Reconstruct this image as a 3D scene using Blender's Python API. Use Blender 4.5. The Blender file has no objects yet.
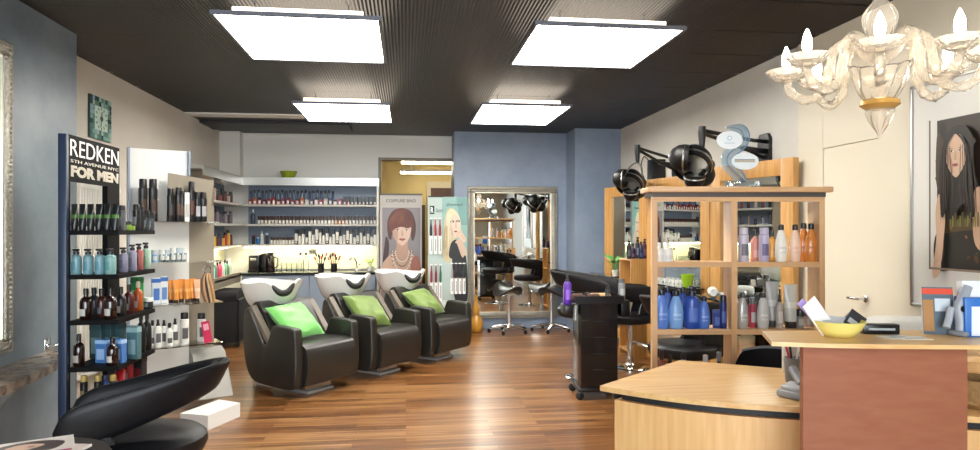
import bpy, bmesh, math, random
from mathutils import Vector, Matrix
PI = math.pi
random.seed(7)
scene = bpy.context.scene
COL = scene.collection

# ------------------------------------------------------------------ camera and measuring helpers
CAMZ, FPX, HOR, YAW = 1.42, 680.0, 229.0, math.atan(84/680)
cY, sY = math.cos(YAW), math.sin(YAW)
CEIL = 2.80
def R(px):                       # X/Y of the vertical plane through a photograph column
    u = (px-490)/FPX
    return (u*cY+sY)/(cY-u*sY)
def XA(px, Y): return R(px)*Y
def D(px, Y):
    u = (px-490)/FPX
    return Y/(cY-u*sY)
def ZA(px, py, Y): return CAMZ + D(px, Y)*(HOR-py)/FPX
def YA(px, X): return X/R(px)

cam = bpy.data.cameras.new('camera'); camo = bpy.data.objects.new('camera', cam); COL.objects.link(camo)
cam.sensor_width = 36; cam.lens = FPX/980*36; cam.shift_y = 4/980; cam.clip_start = 0.05
camo.location = (0, 0, CAMZ); camo.rotation_euler = (PI/2, 0, -YAW)
scene.camera = camo
vs = scene.view_settings
vs.view_transform = 'Standard'; vs.look = 'None'; vs.gamma = 1; vs.use_curve_mapping = False
vs.exposure = 0.82

# ------------------------------------------------------------------ materials
def lin(h):
    h = h.lstrip('#'); o = []
    for i in (0, 2, 4):
        c = int(h[i:i+2], 16)/255
        o.append(c/12.92 if c <= .04045 else ((c+.055)/1.055)**2.4)
    return (*o, 1)
MATS = {}
def mat(name, hexc, rough=.5, metal=0, var=.06, scale=14, bump=0, coat=0, spec=.5, trans=0, emit=0, ehex=None, sheen=0):
    if name in MATS: return MATS[name]
    m = bpy.data.materials.new(name); m.use_nodes = True; MATS[name] = m
    n = m.node_tree.nodes; l = m.node_tree.links; b = n['Principled BSDF']
    c = lin(hexc)
    b.inputs['Base Color'].default_value = c
    b.inputs['Roughness'].default_value = rough; b.inputs['Metallic'].default_value = metal
    b.inputs['Specular IOR Level'].default_value = spec
    if coat: b.inputs['Coat Weight'].default_value = coat; b.inputs['Coat Roughness'].default_value = .08
    if trans: b.inputs['Transmission Weight'].default_value = trans
    if sheen: b.inputs['Sheen Weight'].default_value = sheen
    if emit:
        b.inputs['Emission Color'].default_value = lin(ehex or hexc); b.inputs['Emission Strength'].default_value = emit
    if var or bump:
        tc = n.new('ShaderNodeTexCoord'); no = n.new('ShaderNodeTexNoise')
        no.inputs['Scale'].default_value = scale; no.inputs['Detail'].default_value = 4
        l.new(tc.outputs['Object'], no.inputs['Vector'])
        if var:
            r = n.new('ShaderNodeMapRange'); r.inputs['To Min'].default_value = 1-var; r.inputs['To Max'].default_value = 1+var
            l.new(no.outputs['Fac'], r.inputs['Value'])
            hs = n.new('ShaderNodeHueSaturation'); hs.inputs['Color'].default_value = c
            l.new(r.outputs['Result'], hs.inputs['Value']); l.new(hs.outputs['Color'], b.inputs['Base Color'])
        if bump:
            bp = n.new('ShaderNodeBump'); bp.inputs['Strength'].default_value = bump; bp.inputs['Distance'].default_value = .01
            l.new(no.outputs['Fac'], bp.inputs['Height']); l.new(bp.outputs['Normal'], b.inputs['Normal'])
    return m
def glass_mat(name, hexc, refl=.08, rough=.02, tint=None):
    m = bpy.data.materials.new(name); m.use_nodes = True; MATS[name] = m
    n = m.node_tree.nodes; l = m.node_tree.links; n.remove(n['Principled BSDF'])
    t = n.new('ShaderNodeBsdfTransparent'); t.inputs['Color'].default_value = lin(tint or hexc)
    g = n.new('ShaderNodeBsdfGlossy'); g.inputs['Color'].default_value = lin(hexc); g.inputs['Roughness'].default_value = rough
    mx = n.new('ShaderNodeMixShader'); lw = n.new('ShaderNodeLayerWeight'); lw.inputs['Blend'].default_value = .13
    ad = n.new('ShaderNodeMath'); ad.operation = 'ADD'; ad.inputs[1].default_value = refl; ad.use_clamp = True
    l.new(lw.outputs['Fresnel'], ad.inputs[0]); l.new(ad.outputs[0], mx.inputs[0])
    l.new(t.outputs[0], mx.inputs[1]); l.new(g.outputs[0], mx.inputs[2])
    l.new(mx.outputs[0], n['Material Output'].inputs['Surface'])
    return m
def murano():
    m = bpy.data.materials.new('murano_glass'); m.use_nodes = True
    n = m.node_tree.nodes; l = m.node_tree.links; n.remove(n['Principled BSDF'])
    t = n.new('ShaderNodeBsdfTransparent'); t.inputs['Color'].default_value = lin('fffcf6')
    tr = n.new('ShaderNodeBsdfTranslucent'); tr.inputs['Color'].default_value = lin('fffaf2')
    df = n.new('ShaderNodeBsdfDiffuse'); df.inputs['Color'].default_value = lin('fffaf2')
    g = n.new('ShaderNodeBsdfGlossy'); g.inputs['Roughness'].default_value = .15
    a = n.new('ShaderNodeMixShader'); a.inputs[0].default_value = .5; l.new(tr.outputs[0], a.inputs[1]); l.new(df.outputs[0], a.inputs[2])
    b = n.new('ShaderNodeMixShader'); b.inputs[0].default_value = .24; l.new(t.outputs[0], b.inputs[1]); l.new(a.outputs[0], b.inputs[2])
    c = n.new('ShaderNodeMixShader'); lw = n.new('ShaderNodeLayerWeight'); lw.inputs['Blend'].default_value = .16
    l.new(lw.outputs['Fresnel'], c.inputs[0]); l.new(b.outputs[0], c.inputs[1]); l.new(g.outputs[0], c.inputs[2]); l.new(c.outputs[0], n['Material Output'].inputs['Surface'])
    return m
def emit_mat(name, hexc, s):
    m = bpy.data.materials.new(name); m.use_nodes = True; MATS[name] = m
    n = m.node_tree.nodes; l = m.node_tree.links; n.remove(n['Principled BSDF'])
    e = n.new('ShaderNodeEmission'); e.inputs['Color'].default_value = lin(hexc); e.inputs['Strength'].default_value = s
    l.new(e.outputs[0], n['Material Output'].inputs['Surface'])
    return m
def wood_mat(name, h1, h2, axis='X', rough=.4, scale=6, stretch=14, coat=.15):
    m = bpy.data.materials.new(name); m.use_nodes = True; MATS[name] = m
    n = m.node_tree.nodes; l = m.node_tree.links; b = n['Principled BSDF']
    tc = n.new('ShaderNodeTexCoord'); mp = n.new('ShaderNodeMapping')
    sc = {'X': (1, stretch, stretch), 'Y': (stretch, 1, stretch), 'Z': (stretch, stretch, 1)}[axis]
    mp.inputs['Scale'].default_value = sc
    l.new(tc.outputs['Object'], mp.inputs['Vector'])
    no = n.new('ShaderNodeTexNoise'); no.inputs['Scale'].default_value = scale; no.inputs['Detail'].default_value = 6; no.inputs['Distortion'].default_value = .4
    l.new(mp.outputs[0], no.inputs['Vector'])
    cr = n.new('ShaderNodeValToRGB'); cr.color_ramp.elements[0].position = .3; cr.color_ramp.elements[1].position = .72
    cr.color_ramp.elements[0].color = lin(h1); cr.color_ramp.elements[1].color = lin(h2)
    l.new(no.outputs['Fac'], cr.inputs[0]); l.new(cr.outputs[0], b.inputs['Base Color'])
    b.inputs['Roughness'].default_value = rough; b.inputs['Coat Weight'].default_value = coat; b.inputs['Coat Roughness'].default_value = .2
    return m
def mottled(name, h1, h2, scale=1.6, rough=.5, bump=.05, spec=.4):
    m = bpy.data.materials.new(name); m.use_nodes = True; MATS[name] = m
    n = m.node_tree.nodes; l = m.node_tree.links; b = n['Principled BSDF']
    tc = n.new('ShaderNodeTexCoord'); no = n.new('ShaderNodeTexNoise'); no.inputs['Scale'].default_value = scale
    no.inputs['Detail'].default_value = 8; no.inputs['Roughness'].default_value = .62
    l.new(tc.outputs['Object'], no.inputs['Vector'])
    cr = n.new('ShaderNodeValToRGB'); cr.color_ramp.elements[0].position = .32; cr.color_ramp.elements[1].position = .68
    cr.color_ramp.elements[0].color = lin(h1); cr.color_ramp.elements[1].color = lin(h2)
    l.new(no.outputs['Fac'], cr.inputs[0]); l.new(cr.outputs[0], b.inputs['Base Color'])
    b.inputs['Roughness'].default_value = rough; b.inputs['Specular IOR Level'].default_value = spec
    if bump:
        bp = n.new('ShaderNodeBump'); bp.inputs['Strength'].default_value = bump; bp.inputs['Distance'].default_value = .02
        l.new(no.outputs['Fac'], bp.inputs['Height']); l.new(bp.outputs['Normal'], b.inputs['Normal'])
    return m
def floor_mat():
    m = bpy.data.materials.new('parquet'); m.use_nodes = True
    n = m.node_tree.nodes; l = m.node_tree.links; b = n['Principled BSDF']
    tc = n.new('ShaderNodeTexCoord')
    br = n.new('ShaderNodeTexBrick'); br.offset = .37; br.offset_frequency = 2
    br.inputs['Scale'].default_value = 1; br.inputs['Brick Width'].default_value = .95; br.inputs['Row Height'].default_value = .075
    br.inputs['Mortar Size'].default_value = .0012; br.inputs['Mortar Smooth'].default_value = .1
    br.inputs['Color1'].default_value = (0, 0, 0, 1); br.inputs['Color2'].default_value = (1, 1, 1, 1); br.inputs['Mortar'].default_value = (.1, .1, .1, 1)
    l.new(tc.outputs['Object'], br.inputs['Vector'])
    mp = n.new('ShaderNodeMapping'); mp.inputs['Scale'].default_value = (.7, 20, 1); l.new(tc.outputs['Object'], mp.inputs['Vector'])
    no = n.new('ShaderNodeTexNoise'); no.inputs['Scale'].default_value = 2.2; no.inputs['Detail'].default_value = 7; no.inputs['Distortion'].default_value = .5
    l.new(mp.outputs[0], no.inputs['Vector'])
    mx = n.new('ShaderNodeMix'); mx.data_type = 'FLOAT'; mx.inputs[0].default_value = .74
    bw = n.new('ShaderNodeRGBToBW'); l.new(br.outputs['Color'], bw.inputs[0])
    l.new(bw.outputs[0], mx.inputs[2]); l.new(no.outputs['Fac'], mx.inputs[3])
    cr = n.new('ShaderNodeValToRGB'); e = cr.color_ramp.elements
    e[0].position = .27; e[0].color = lin('4a2c15'); e[1].position = .75; e[1].color = lin('b28758')
    x = e.new(.5); x.color = lin('81532b')
    l.new(mx.outputs[0], cr.inputs[0]); l.new(cr.outputs[0], b.inputs['Base Color'])
    b.inputs['Roughness'].default_value = .3; b.inputs['Specular IOR Level'].default_value = .5
    b.inputs['Coat Weight'].default_value = .25; b.inputs['Coat Roughness'].default_value = .18
    bp = n.new('ShaderNodeBump'); bp.inputs['Strength'].default_value = .12; bp.inputs['Distance'].default_value = .002
    l.new(br.outputs['Fac'], bp.inputs['Height']); bp.invert = True; l.new(bp.outputs['Normal'], b.inputs['Normal'])
    return m

M_floor = floor_mat()
M_beige = mottled('beige_plaster', 'd8d2c7', 'e0dbd1', 1.2, .7, .03, .2)
M_grey = mottled('warm_grey_plaster', 'd6d2ca', 'dfdcd5', 1.2, .7, .03, .2)
M_white = mat('white_paint', 'e6e5e0', .6, var=.02, scale=3)
M_cream = mat('cream_paint', 'ded6c2', .45, var=.02, scale=3)
M_blue = mottled('blue_stucco', '7d8da5', '95a3b7', 1.3, .45, .04, .4)
M_slate = mottled('slate_stucco', '5d6872', '828d94', 1.5, .38, .05, .5)
M_yellow = mat('yellow_plaster', 'd3bf86', .7, var=.03, scale=3)
M_ceil = mat('ceiling_metal', '2c2826', .42, .35, var=.15, scale=2.5)
M_black = mat('black_lacquer', '121214', .25, var=.1, coat=.4)
M_blackmat = mat('black_matt', '17171a', .55, var=.1)
M_blackplas = mat('black_plastic', '0e0e11', .32, var=.1)
M_leather = mat('black_leather', '252320', .38, var=.12, scale=30, bump=.1, spec=.6)
M_leather2 = mat('dark_upholstery', '131317', .45, var=.1, scale=30, bump=.08, spec=.35)
M_seam = mat('brown_grey_leather', '6b6157', .45, var=.08, scale=30)
M_ceramic = mat('white_ceramic', 'e6e5e2', .12, var=.01, coat=.5)
M_chrome = mat('chrome', 'd8d8d8', .1, 1, var=0)
M_steel = mat('brushed_steel', 'b9b8b4', .32, 1, var=.05, scale=40)
M_silver = mat('ornate_silver', 'a9a498', .38, .75, var=.35, scale=60, bump=1.0)
M_mirror = mat('mirror_glass', 'e8ece9', .01, 1, var=0)
M_birch = wood_mat('birch_veneer', 'dba86a', 'e8be84', 'Z', .42, 3)
M_birchX = wood_mat('birch_veneer_flat', 'd6a465', 'e8c48a', 'X', .4, 3)
M_beech = wood_mat('beech_shelf', 'cb9d6e', 'dab285', 'X', .42, 3)
M_beechZ = wood_mat('beech_upright', 'cb9d6e', 'dab285', 'Z', .42, 3)
M_oak = wood_mat('oak_station', 'b78343', 'cf9f5e', 'Z', .45, 3)
M_rust = wood_mat('salmon_panel', '93553a', '9d6143', 'X', .5, 4, 10, .05)
M_stone = mottled('brown_stone', '5d4a3e', 'b8a592', 14, .25, .02, .5)
M_glass = glass_mat('clear_glass', 'ffffff', .04, .02, 'fbfdfc')
M_fill_window = glass_mat('fill_window_glass', 'ffffff', .03, .01, 'fbfdfd')
M_darkglass = mat('dark_glass', '20292a', .06, var=.02, coat=.6)
M_murano = murano()
M_gold = mat('gold', 'c9a24e', .3, .9, var=.08)
M_lamp = emit_mat('panel_diffuser', 'fffaf0', 13.0)
M_glow = emit_mat('uplight_strip', 'fff1dc', 2.2)
M_bulb = emit_mat('candle_bulb', 'fff0dc', 42.0)
M_tube = emit_mat('strip_light', 'fff4dc', 16.0)
M_tubewarm = emit_mat('shelf_strip_light', 'fff3cf', 16.0)
M_taupe = mat('taupe_board', '877d6d', .5, var=.03)
M_shelfgrey = mat('pale_grey_laminate', 'c9c7c0', .45, var=.02)
M_shelfblue = mat('grey_blue_laminate', '8c9aae', .5, var=.03)
M_splash = mat('pale_splashback', 'e6e2c4', .4, var=.02)
M_navy = mat('navy_panel', '22324c', .35, var=.05)
M_gourd = mat('amber_gourd', 'c08a2e', .3, var=.15, coat=.4)
M_red = mat('red_plastic', 'b5232a', .35)
M_greencush = mat('bright_green_satin', '7ccb6c', .45, var=.06, scale=20, bump=.1, sheen=.3)
M_olivecush = mat('olive_green_satin', '6a8434', .5, var=.08, scale=20, bump=.1, sheen=.3)
M_grn = mat('lime_green', '93a22c', .4)
M_standblack = mat('stand_black', '0c0b0c', .6, spec=.12)
M_plate = mat('satin_plate', 'c4c6c8', .4, .6, var=.03)
M_hood = mat('hood_black', '0c0c0e', .42, var=.1, spec=.35)
M_rubber = mat('black_rubber', '161413', .5)

def colmat(hexc, rough=.35, metal=0, **k): return mat('plain_%s_%d_%d' % (hexc, int(rough*100), int(metal*10)), hexc, rough, metal, **k)

# ------------------------------------------------------------------ mesh builder
class MB:
    def __init__(s): s.v = []; s.f = []; s.mi = []; s.mats = []
    def _m(s, m):
        if m not in s.mats: s.mats.append(m)
        return s.mats.index(m)
    def add(s, vs, fs, m, M=None):
        o = len(s.v); i = s._m(m)
        for v in vs: s.v.append(tuple(M @ Vector(v)) if M is not None else tuple(v))
        for f in fs: s.f.append([a+o for a in f]); s.mi.append(i)
        return s
    def box(s, x0, x1, y0, y1, z0, z1, m, M=None, bev=0, seg=2):
        if bev <= 0:
            vs = [(x, y, z) for z in (z0, z1) for y in (y0, y1) for x in (x0, x1)]
            fs = [(0, 2, 3, 1), (4, 5, 7, 6), (0, 1, 5, 4), (2, 6, 7, 3), (0, 4, 6, 2), (1, 3, 7, 5)]
            return s.add(vs, fs, m, M)
        bm = bmesh.new(); bmesh.ops.create_cube(bm, size=1)
        for v in bm.verts: v.co = Vector(((x0+x1)/2+v.co.x*(x1-x0), (y0+y1)/2+v.co.y*(y1-y0), (z0+z1)/2+v.co.z*(z1-z0)))
        bmesh.ops.bevel(bm, geom=bm.edges[:], offset=bev, segments=seg, profile=.5, affect='EDGES')
        bm.verts.index_update(); s.add([v.co.copy() for v in bm.verts], [[v.index for v in f.verts] for f in bm.faces], m, M); bm.free()
        return s
    def lathe(s, prof, m, n=20, M=None, c=(0, 0, 0), sx=1, sy=1):
        vs = []; fs = []; k = len(prof)
        for (r, z) in prof:
            for i in range(n):
                a = 2*PI*i/n; vs.append((c[0]+max(r, 1e-4)*math.cos(a)*sx, c[1]+max(r, 1e-4)*math.sin(a)*sy, c[2]+z))
        for j in range(k-1):
            for i in range(n):
                fs.append((j*n+i, j*n+(i+1) % n, (j+1)*n+(i+1) % n, (j+1)*n+i))
        if prof[0][0] > 1e-3: fs.append(tuple(reversed(range(n))))
        if prof[-1][0] > 1e-3: fs.append(tuple((k-1)*n+i for i in range(n)))
        return s.add(vs, fs, m, M)
    def cyl(s, r, z0, z1, m, n=20, M=None, c=(0, 0, 0)): return s.lathe([(r, z0), (r, z1)], m, n, M, c)
    def tube(s, pts, r, m, n=8, M=None, rs=None):
        pts = [Vector(p) for p in pts]; k = len(pts); vs = []; fs = []
        t = (pts[1]-pts[0]).normalized()
        up = Vector((0, 0, 1)) if abs(t.z) < .9 else Vector((1, 0, 0))
        for j, p in enumerate(pts):
            t = ((pts[min(j+1, k-1)]-pts[max(j-1, 0)])).normalized()
            a = (up-t*up.dot(t)).normalized(); b = t.cross(a); up = a
            rr = rs[j] if rs else r
            for i in range(n):
                g = 2*PI*i/n; vs.append(p+(a*math.cos(g)+b*math.sin(g))*rr)
        for j in range(k-1):
            for i in range(n): fs.append((j*n+i, j*n+(i+1) % n, (j+1)*n+(i+1) % n, (j+1)*n+i))
        fs.append(tuple(reversed(range(n)))); fs.append(tuple((k-1)*n+i for i in range(n)))
        return s.add(vs, fs, m, M)
    def prism(s, poly, a0, a1, m, M=None, axis='Z'):
        f = {'Z': lambda p, h: (p[0], p[1], h), 'Y': lambda p, h: (p[0], h, p[1]), 'X': lambda p, h: (h, p[0], p[1])}[axis]
        k = len(poly); vs = [f(p, a0) for p in poly]+[f(p, a1) for p in poly]
        fs = [tuple(reversed(range(k))), tuple(range(k, 2*k))]+[(i, (i+1) % k, k+(i+1) % k, k+i) for i in range(k)]
        return s.add(vs, fs, m, M)
    def grid(s, fn, nu, nv, m, M=None, cu=False, cv=False):
        vs = [fn(i/(nu if cu else nu-1), j/(nv if cv else nv-1)) for j in range(nv) for i in range(nu)]
        fs = []
        for j in range(nv if cv else nv-1):
            for i in range(nu if cu else nu-1):
                i2 = (i+1) % nu; j2 = (j+1) % nv; fs.append((j*nu+i, j*nu+i2, j2*nu+i2, j2*nu+i))
        return s.add(vs, fs, m, M)
    def flat(s, poly, m, M, h=0):
        return s.add([(p[0], p[1], h) for p in poly], [tuple(range(len(poly)))], m, M)
    def mesh(s, name, ang=38, fixn=True):
        me = bpy.data.meshes.new(name); me.from_pydata(s.v, [], s.f)
        for m in s.mats: me.materials.append(m)
        me.polygons.foreach_set('material_index', s.mi)
        if fixn:
            bm = bmesh.new(); bm.from_mesh(me); bmesh.ops.recalc_face_normals(bm, faces=bm.faces[:]); bm.to_mesh(me); bm.free()
        me.polygons.foreach_set('use_smooth', [True]*len(me.polygons))
        try: me.set_sharp_from_angle(angle=math.radians(ang))
        except Exception: pass
        me.update(); return me
    def build(s, name, parent=None, label=None, fixn=True):
        return link(name, s.mesh(name, fixn=fixn), parent, label)
def link(name, data, parent=None, label=None):
    o = bpy.data.objects.new(name, data); COL.objects.link(o)
    if parent is not None: o.parent = parent
    if label: o['label'] = label
    return o
def tag(o, label, cat, group=None, kind=None):
    o['label'] = label; o['category'] = cat
    if group: o['group'] = group
    if kind: o['kind'] = kind
    return o
def thing(name, label, cat, loc=(0, 0, 0), rz=0, group=None):
    o = bpy.data.objects.new(name, None); o.empty_display_size = .05; COL.objects.link(o)
    o.location = loc; o.rotation_euler = (0, 0, rz)
    return tag(o, label, cat, group)
def struct(name, mb, fixn=True):
    o = mb.build(name, fixn=fixn); o['kind'] = 'structure'; return o
def FM(o, n, up=(0, 0, 1)):          # frame: x to the viewer's right, y up, z out of the surface
    n = Vector(n).normalized(); up = Vector(up); r = up.cross(n).normalized(); u = n.cross(r)
    return Matrix(((r.x, u.x, n.x, o[0]), (r.y, u.y, n.y, o[1]), (r.z, u.z, n.z, o[2]), (0, 0, 0, 1)))
def text(name, body, w, m, M, parent=None, h=None, ext=.0012, bold=0.0, label=None, base=False):
    cu = bpy.data.curves.new(name, 'FONT'); cu.body = body; cu.size = 1; cu.align_x = 'CENTER'
    cu.offset = bold; cu.extrude = .01; cu.resolution_u = 3
    ob = bpy.data.objects.new(name, cu); COL.objects.link(ob)
    bpy.context.view_layer.update()
    me = bpy.data.meshes.new_from_object(ob.evaluated_get(bpy.context.evaluated_depsgraph_get()))
    bpy.data.objects.remove(ob); me.name = name; me.materials.clear(); me.materials.append(m)
    xs = [v.co.x for v in me.vertices]; ys = [v.co.y for v in me.vertices]
    kx = w/(max(xs)-min(xs)); ky = (h/(max(ys)-min(ys))) if h else kx
    cx, cy = (max(xs)+min(xs))/2, (max(ys)+min(ys))/2
    for v in me.vertices: v.co = M @ Vector(((v.co.x-cx)*kx, (v.co.y-cy)*ky, v.co.z/.01*ext+ext))
    return link(name, me, parent, label)
ORD = ['first', 'second', 'third', 'fourth', 'fifth', 'sixth', 'seventh', 'eighth', 'ninth', 'tenth', 'eleventh', 'twelfth', 'thirteenth',
       'fourteenth', 'fifteenth', 'sixteenth', 'seventeenth', 'eighteenth', 'nineteenth', 'twentieth']
def nth(i, n):
    if i == 0: return 'leftmost'
    if i == n-1: return 'rightmost'
    return ORD[i]+' from left' if i < n/2 else ORD[n-1-i]+' from right'
def blob(pts, k=6):
    out = []; n = len(pts)
    for i in range(n):
        p0, p1, p2, p3 = pts[i-1], pts[i], pts[(i+1) % n], pts[(i+2) % n]
        for j in range(k):
            t = j/k
            out.append(tuple(.5*((2*p1[a])+(-p0[a]+p2[a])*t+(2*p0[a]-5*p1[a]+4*p2[a]-p3[a])*t*t+(-p0[a]+3*p1[a]-3*p2[a]+p3[a])*t**3) for a in (0, 1)))
    return out
def spline(pts, k=6):
    out = []; n = len(pts); P = [Vector(p) for p in pts]
    for i in range(n-1):
        p0, p1, p2, p3 = P[max(i-1, 0)], P[i], P[i+1], P[min(i+2, n-1)]
        for j in range(k):
            t = j/k; out.append(.5*((2*p1)+(-p0+p2)*t+(2*p0-5*p1+4*p2-p3)*t*t+(-p0+3*p1-3*p2+p3)*t**3))
    out.append(P[-1]); return out
def ell(cx, cy, rx, ry, n=20, rot=0):
    return [(cx+rx*math.cos(a)*math.cos(rot)-ry*math.sin(a)*math.sin(rot), cy+rx*math.cos(a)*math.sin(rot)+ry*math.sin(a)*math.cos(rot)) for a in [2*PI*i/n for i in range(n)]]

# ------------------------------------------------------------------ the room
YF, YB = -1.7, 10.15           # shop front, rear partition
YBL = 9.62                     # blue wall face
XL, XR = -2.6, 2.95
struct('floor', MB().box(XL-.2, XR+.2, YF-.2, 14.2, -.1, 0, M_floor))
# ribbed dark metal ceiling
def ceiling():
    m = MB(); n = int((XR-XL)/.012); prof = []
    for i in range(n+1): prof.append((XL+.012*i, CEIL if i % 2 == 0 else CEIL+.006))
    y0 = YF
    edges = [YF+.62*i for i in range(30) if YF+.62*i < YB] + [YB]
    for a, b in zip(edges[:-1], edges[1:]):
        vs = []; fs = []
        for (x, z) in prof: vs += [(x, a+.006, z), (x, b-.006, z)]
        for i in range(len(prof)-1): fs.append((2*i, 2*i+1, 2*i+3, 2*i+2))
        m.add(vs, fs, M_ceil)
    m.box(XL, XR, YF, YB, CEIL+.02, CEIL+.12, M_ceil)
    return m
struct('ceiling', ceiling(), fixn=False)
struct('wall_left', MB().box(XL-.2, XL, YF, 14.2, 0, CEIL+.1, M_beige))
struct('wall_left_pier', MB().box(XL, -2.32, YF, 5.15, 0, CEIL, M_slate))
struct('wall_right', MB().box(XR, XR+.2, YF, YBL+.5, 0, CEIL+.1, M_grey))
XD0, XD1, ZD = XA(379, YB), .68, ZA(415, 158, YB)          # doorway to the back room
struct('wall_back_white', MB().box(XL, XD0, YB, YB+.15, 0, CEIL+.1, M_white).box(XD0, XD1, YB, YB+.15, ZD, CEIL+.1, M_white))
struct('wall_back_blue', MB().box(XD1, 2.34, YBL, YB+.15, 0, CEIL+.1, M_blue))
struct('wall_back_column', MB().box(2.30, XR, 9.12, YB+.15, 0, CEIL+.1, M_blue))
struct('wall_corner_column', MB().box(XL, XA(240, 9.95), 9.95, YB, 2.16, CEIL, M_white))
struct('baseboard_back', MB().box(XD1, 2.30, YBL-.012, YBL, 0, .09, M_blue).box(2.30, XR, 9.108, 9.12, 0, .09, M_blue))
dark_trim = mat('dark_door_frame', '3a3530', .5)
struct('trim_1', MB().box(XD0-.01, XD0+.035, YB-.03, YB+.16, 0, ZD, M_taupe).box(XD0+.035, XD1, YB-.01, YB+.16, ZD-.035, ZD, M_taupe))
# white light slot and dark bulkhead at the rear left of the ceiling
struct('trim_2', MB().box(XL, XA(352, 8.6), 8.42, 8.66, CEIL-.012, CEIL+.005, M_white))
struct('trim_3', MB().box(XL, XA(350, 9.2), 9.0, 9.62, CEIL-.03, CEIL+.005, mat('dark_bulkhead', '201e1d', .5)))
struct('trim_4', MB().box(XL, XD1, YB-.03, YB, CEIL-.03, CEIL, M_white))
# back room seen through the doorway
struct('wall_backroom', MB().box(XD0-1.5, XD1+1.4, 14.0, 14.2, 0, CEIL+.1, M_yellow).box(XD1+.9, XD1+1.0, YB+.15, 14.0, 0, CEIL+.1, M_yellow)
       .box(XD0-1.0, XD0-.9, YB+.15, 14.0, 0, CEIL+.1, M_yellow))
struct('ceiling_backroom', MB().box(XD0-1.2, XD1+1.2, YB+.15, 14.2, CEIL, CEIL+.1, M_yellow))
struct('door_2', MB().box(XA(419, 13.9), XA(425, 13.9), 13.9, 13.97, 0, ZA(422, 205, 13.9), mat('dark_brown_door', '3b3020', .5)))
for k, (px0, px1, py, Y, lab) in enumerate(((401, 455, 163, 11.6, 'long white strip light on the back room ceiling, nearer of two'), (400, 455, 173, 13.2, 'long white strip light on the back room ceiling, farther of two'))):
    z = ZA(430, py, Y); t = thing('strip_light', lab, 'ceiling light', (0, Y, z), 0, 'strip lights in the back room')
    MB().box(XA(px0, Y), XA(px1, Y)+.35, -.05, .05, .02, .06, M_white).box(XA(px0, Y)+.2, XA(px0, Y)+.24, -.02, .02, .06, CEIL-z, M_white).box(XA(px1, Y)+.1, XA(px1, Y)+.14, -.02, .02, .06, CEIL-z, M_white).build('housing', t)
    MB().box(XA(px0, Y)+.01, XA(px1, Y)+.34, -.03, .03, -.015, .02, M_tube).build('tube', t)
# framed picture in the back room
t = thing('framed_picture', 'pale framed dark picture on the yellow back room wall', 'picture', (XA(442, 13.99), 13.99, ZA(442, 228, 14)))
w = .31
MB().box(-w, w, -.03, 0, 0, .95, mat('pale_frame', 'c9c0a2', .5)).build('frame', t)
MB().box(-w+.08, w-.05, -.034, -.03, .06, .82, mat('dark_print', '4d2f24', .5, var=.5, scale=6)).build('print', t)
# shop front behind the camera: unseen walls, with a window added for frontal fill
WX0, WX1, WZ0, WZ1 = -2.2, 1.5, .25, 2.6
struct('wall_front', MB().box(XL-.2, WX0, YF-.2, YF, 0, CEIL+.1, M_cream).box(WX1, XR+.2, YF-.2, YF, 0, CEIL+.1, M_cream)
       .box(WX0, WX1, YF-.2, YF, 0, WZ0, M_cream).box(WX0, WX1, YF-.2, YF, WZ1, CEIL+.1, M_cream))
w1 = struct('fill_window', MB().box(WX0, WX1, YF-.13, YF-.12, WZ0, WZ1, M_fill_window))
fr = MB()
for x in (WX0, WX0+1.2, WX0+2.4, WX1-.05): fr.box(x, x+.05, YF-.17, YF-.08, WZ0, WZ1, M_white)
for z in (WZ0, WZ1-.05): fr.box(WX0, WX1, YF-.17, YF-.08, z, z+.05, M_white)
fo = fr.build('fill_window_frame', w1)
# cream door and cupboard lining on the right wall
xf = XR-.03
yA, yB_, yC, yD = YA(798, xf), YA(823, xf), YA(877, xf), YA(913, xf)
ZT = CAMZ + D(823, yB_)*(229-149)/FPX
lm = MB(); g = mat('shadow_gap', '8d8674', .6)
lm.box(xf, XR, yB_+.004, yA, 0, CEIL, M_cream).box(xf, XR, yC, yB_, ZT+.004, CEIL, M_cream).box(xf, XR, yD-1.4, yC-.004, 0, CEIL, M_cream)
struct('trim_5', lm)
d1 = struct('door_1', MB().box(xf+.006, XR, yC, yB_, 0, ZT, M_cream))
yh = YA(866, xf); hz = CAMZ+D(866, yh)*(229-299)/FPX
h = MB(); Mh = FM((xf, yh, hz), (-1, 0, 0))
h.lathe([(.024, 0), (.024, .006), (.02, .009)], M_chrome, 16, Mh).tube([(0, 0, .006), (0, 0, .05), (-.02, 0, .055), (-.105, 0, .055)], .009, M_chrome, 8, Mh)
h.build('door_handle', d1)

# world daylight, let in as fill by the added window
w = bpy.data.worlds.new('world'); scene.world = w; w.use_nodes = True
bg = w.node_tree.nodes['Background']; bg.inputs['Color'].default_value = (.92, .96, 1, 1); bg.inputs['Strength'].default_value = 7.5
ar = bpy.data.lights.new('fill_window_portal', 'AREA'); ar.shape = 'RECTANGLE'; ar.size = WX1-WX0; ar.size_y = WZ1-WZ0
ar.cycles.is_portal = True
ao = bpy.data.objects.new('fill_window_portal', ar); COL.objects.link(ao); ao.location = ((WX0+WX1)/2, YF-.05, (WZ0+WZ1)/2); ao.rotation_euler = (PI/2, 0, 0)

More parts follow.
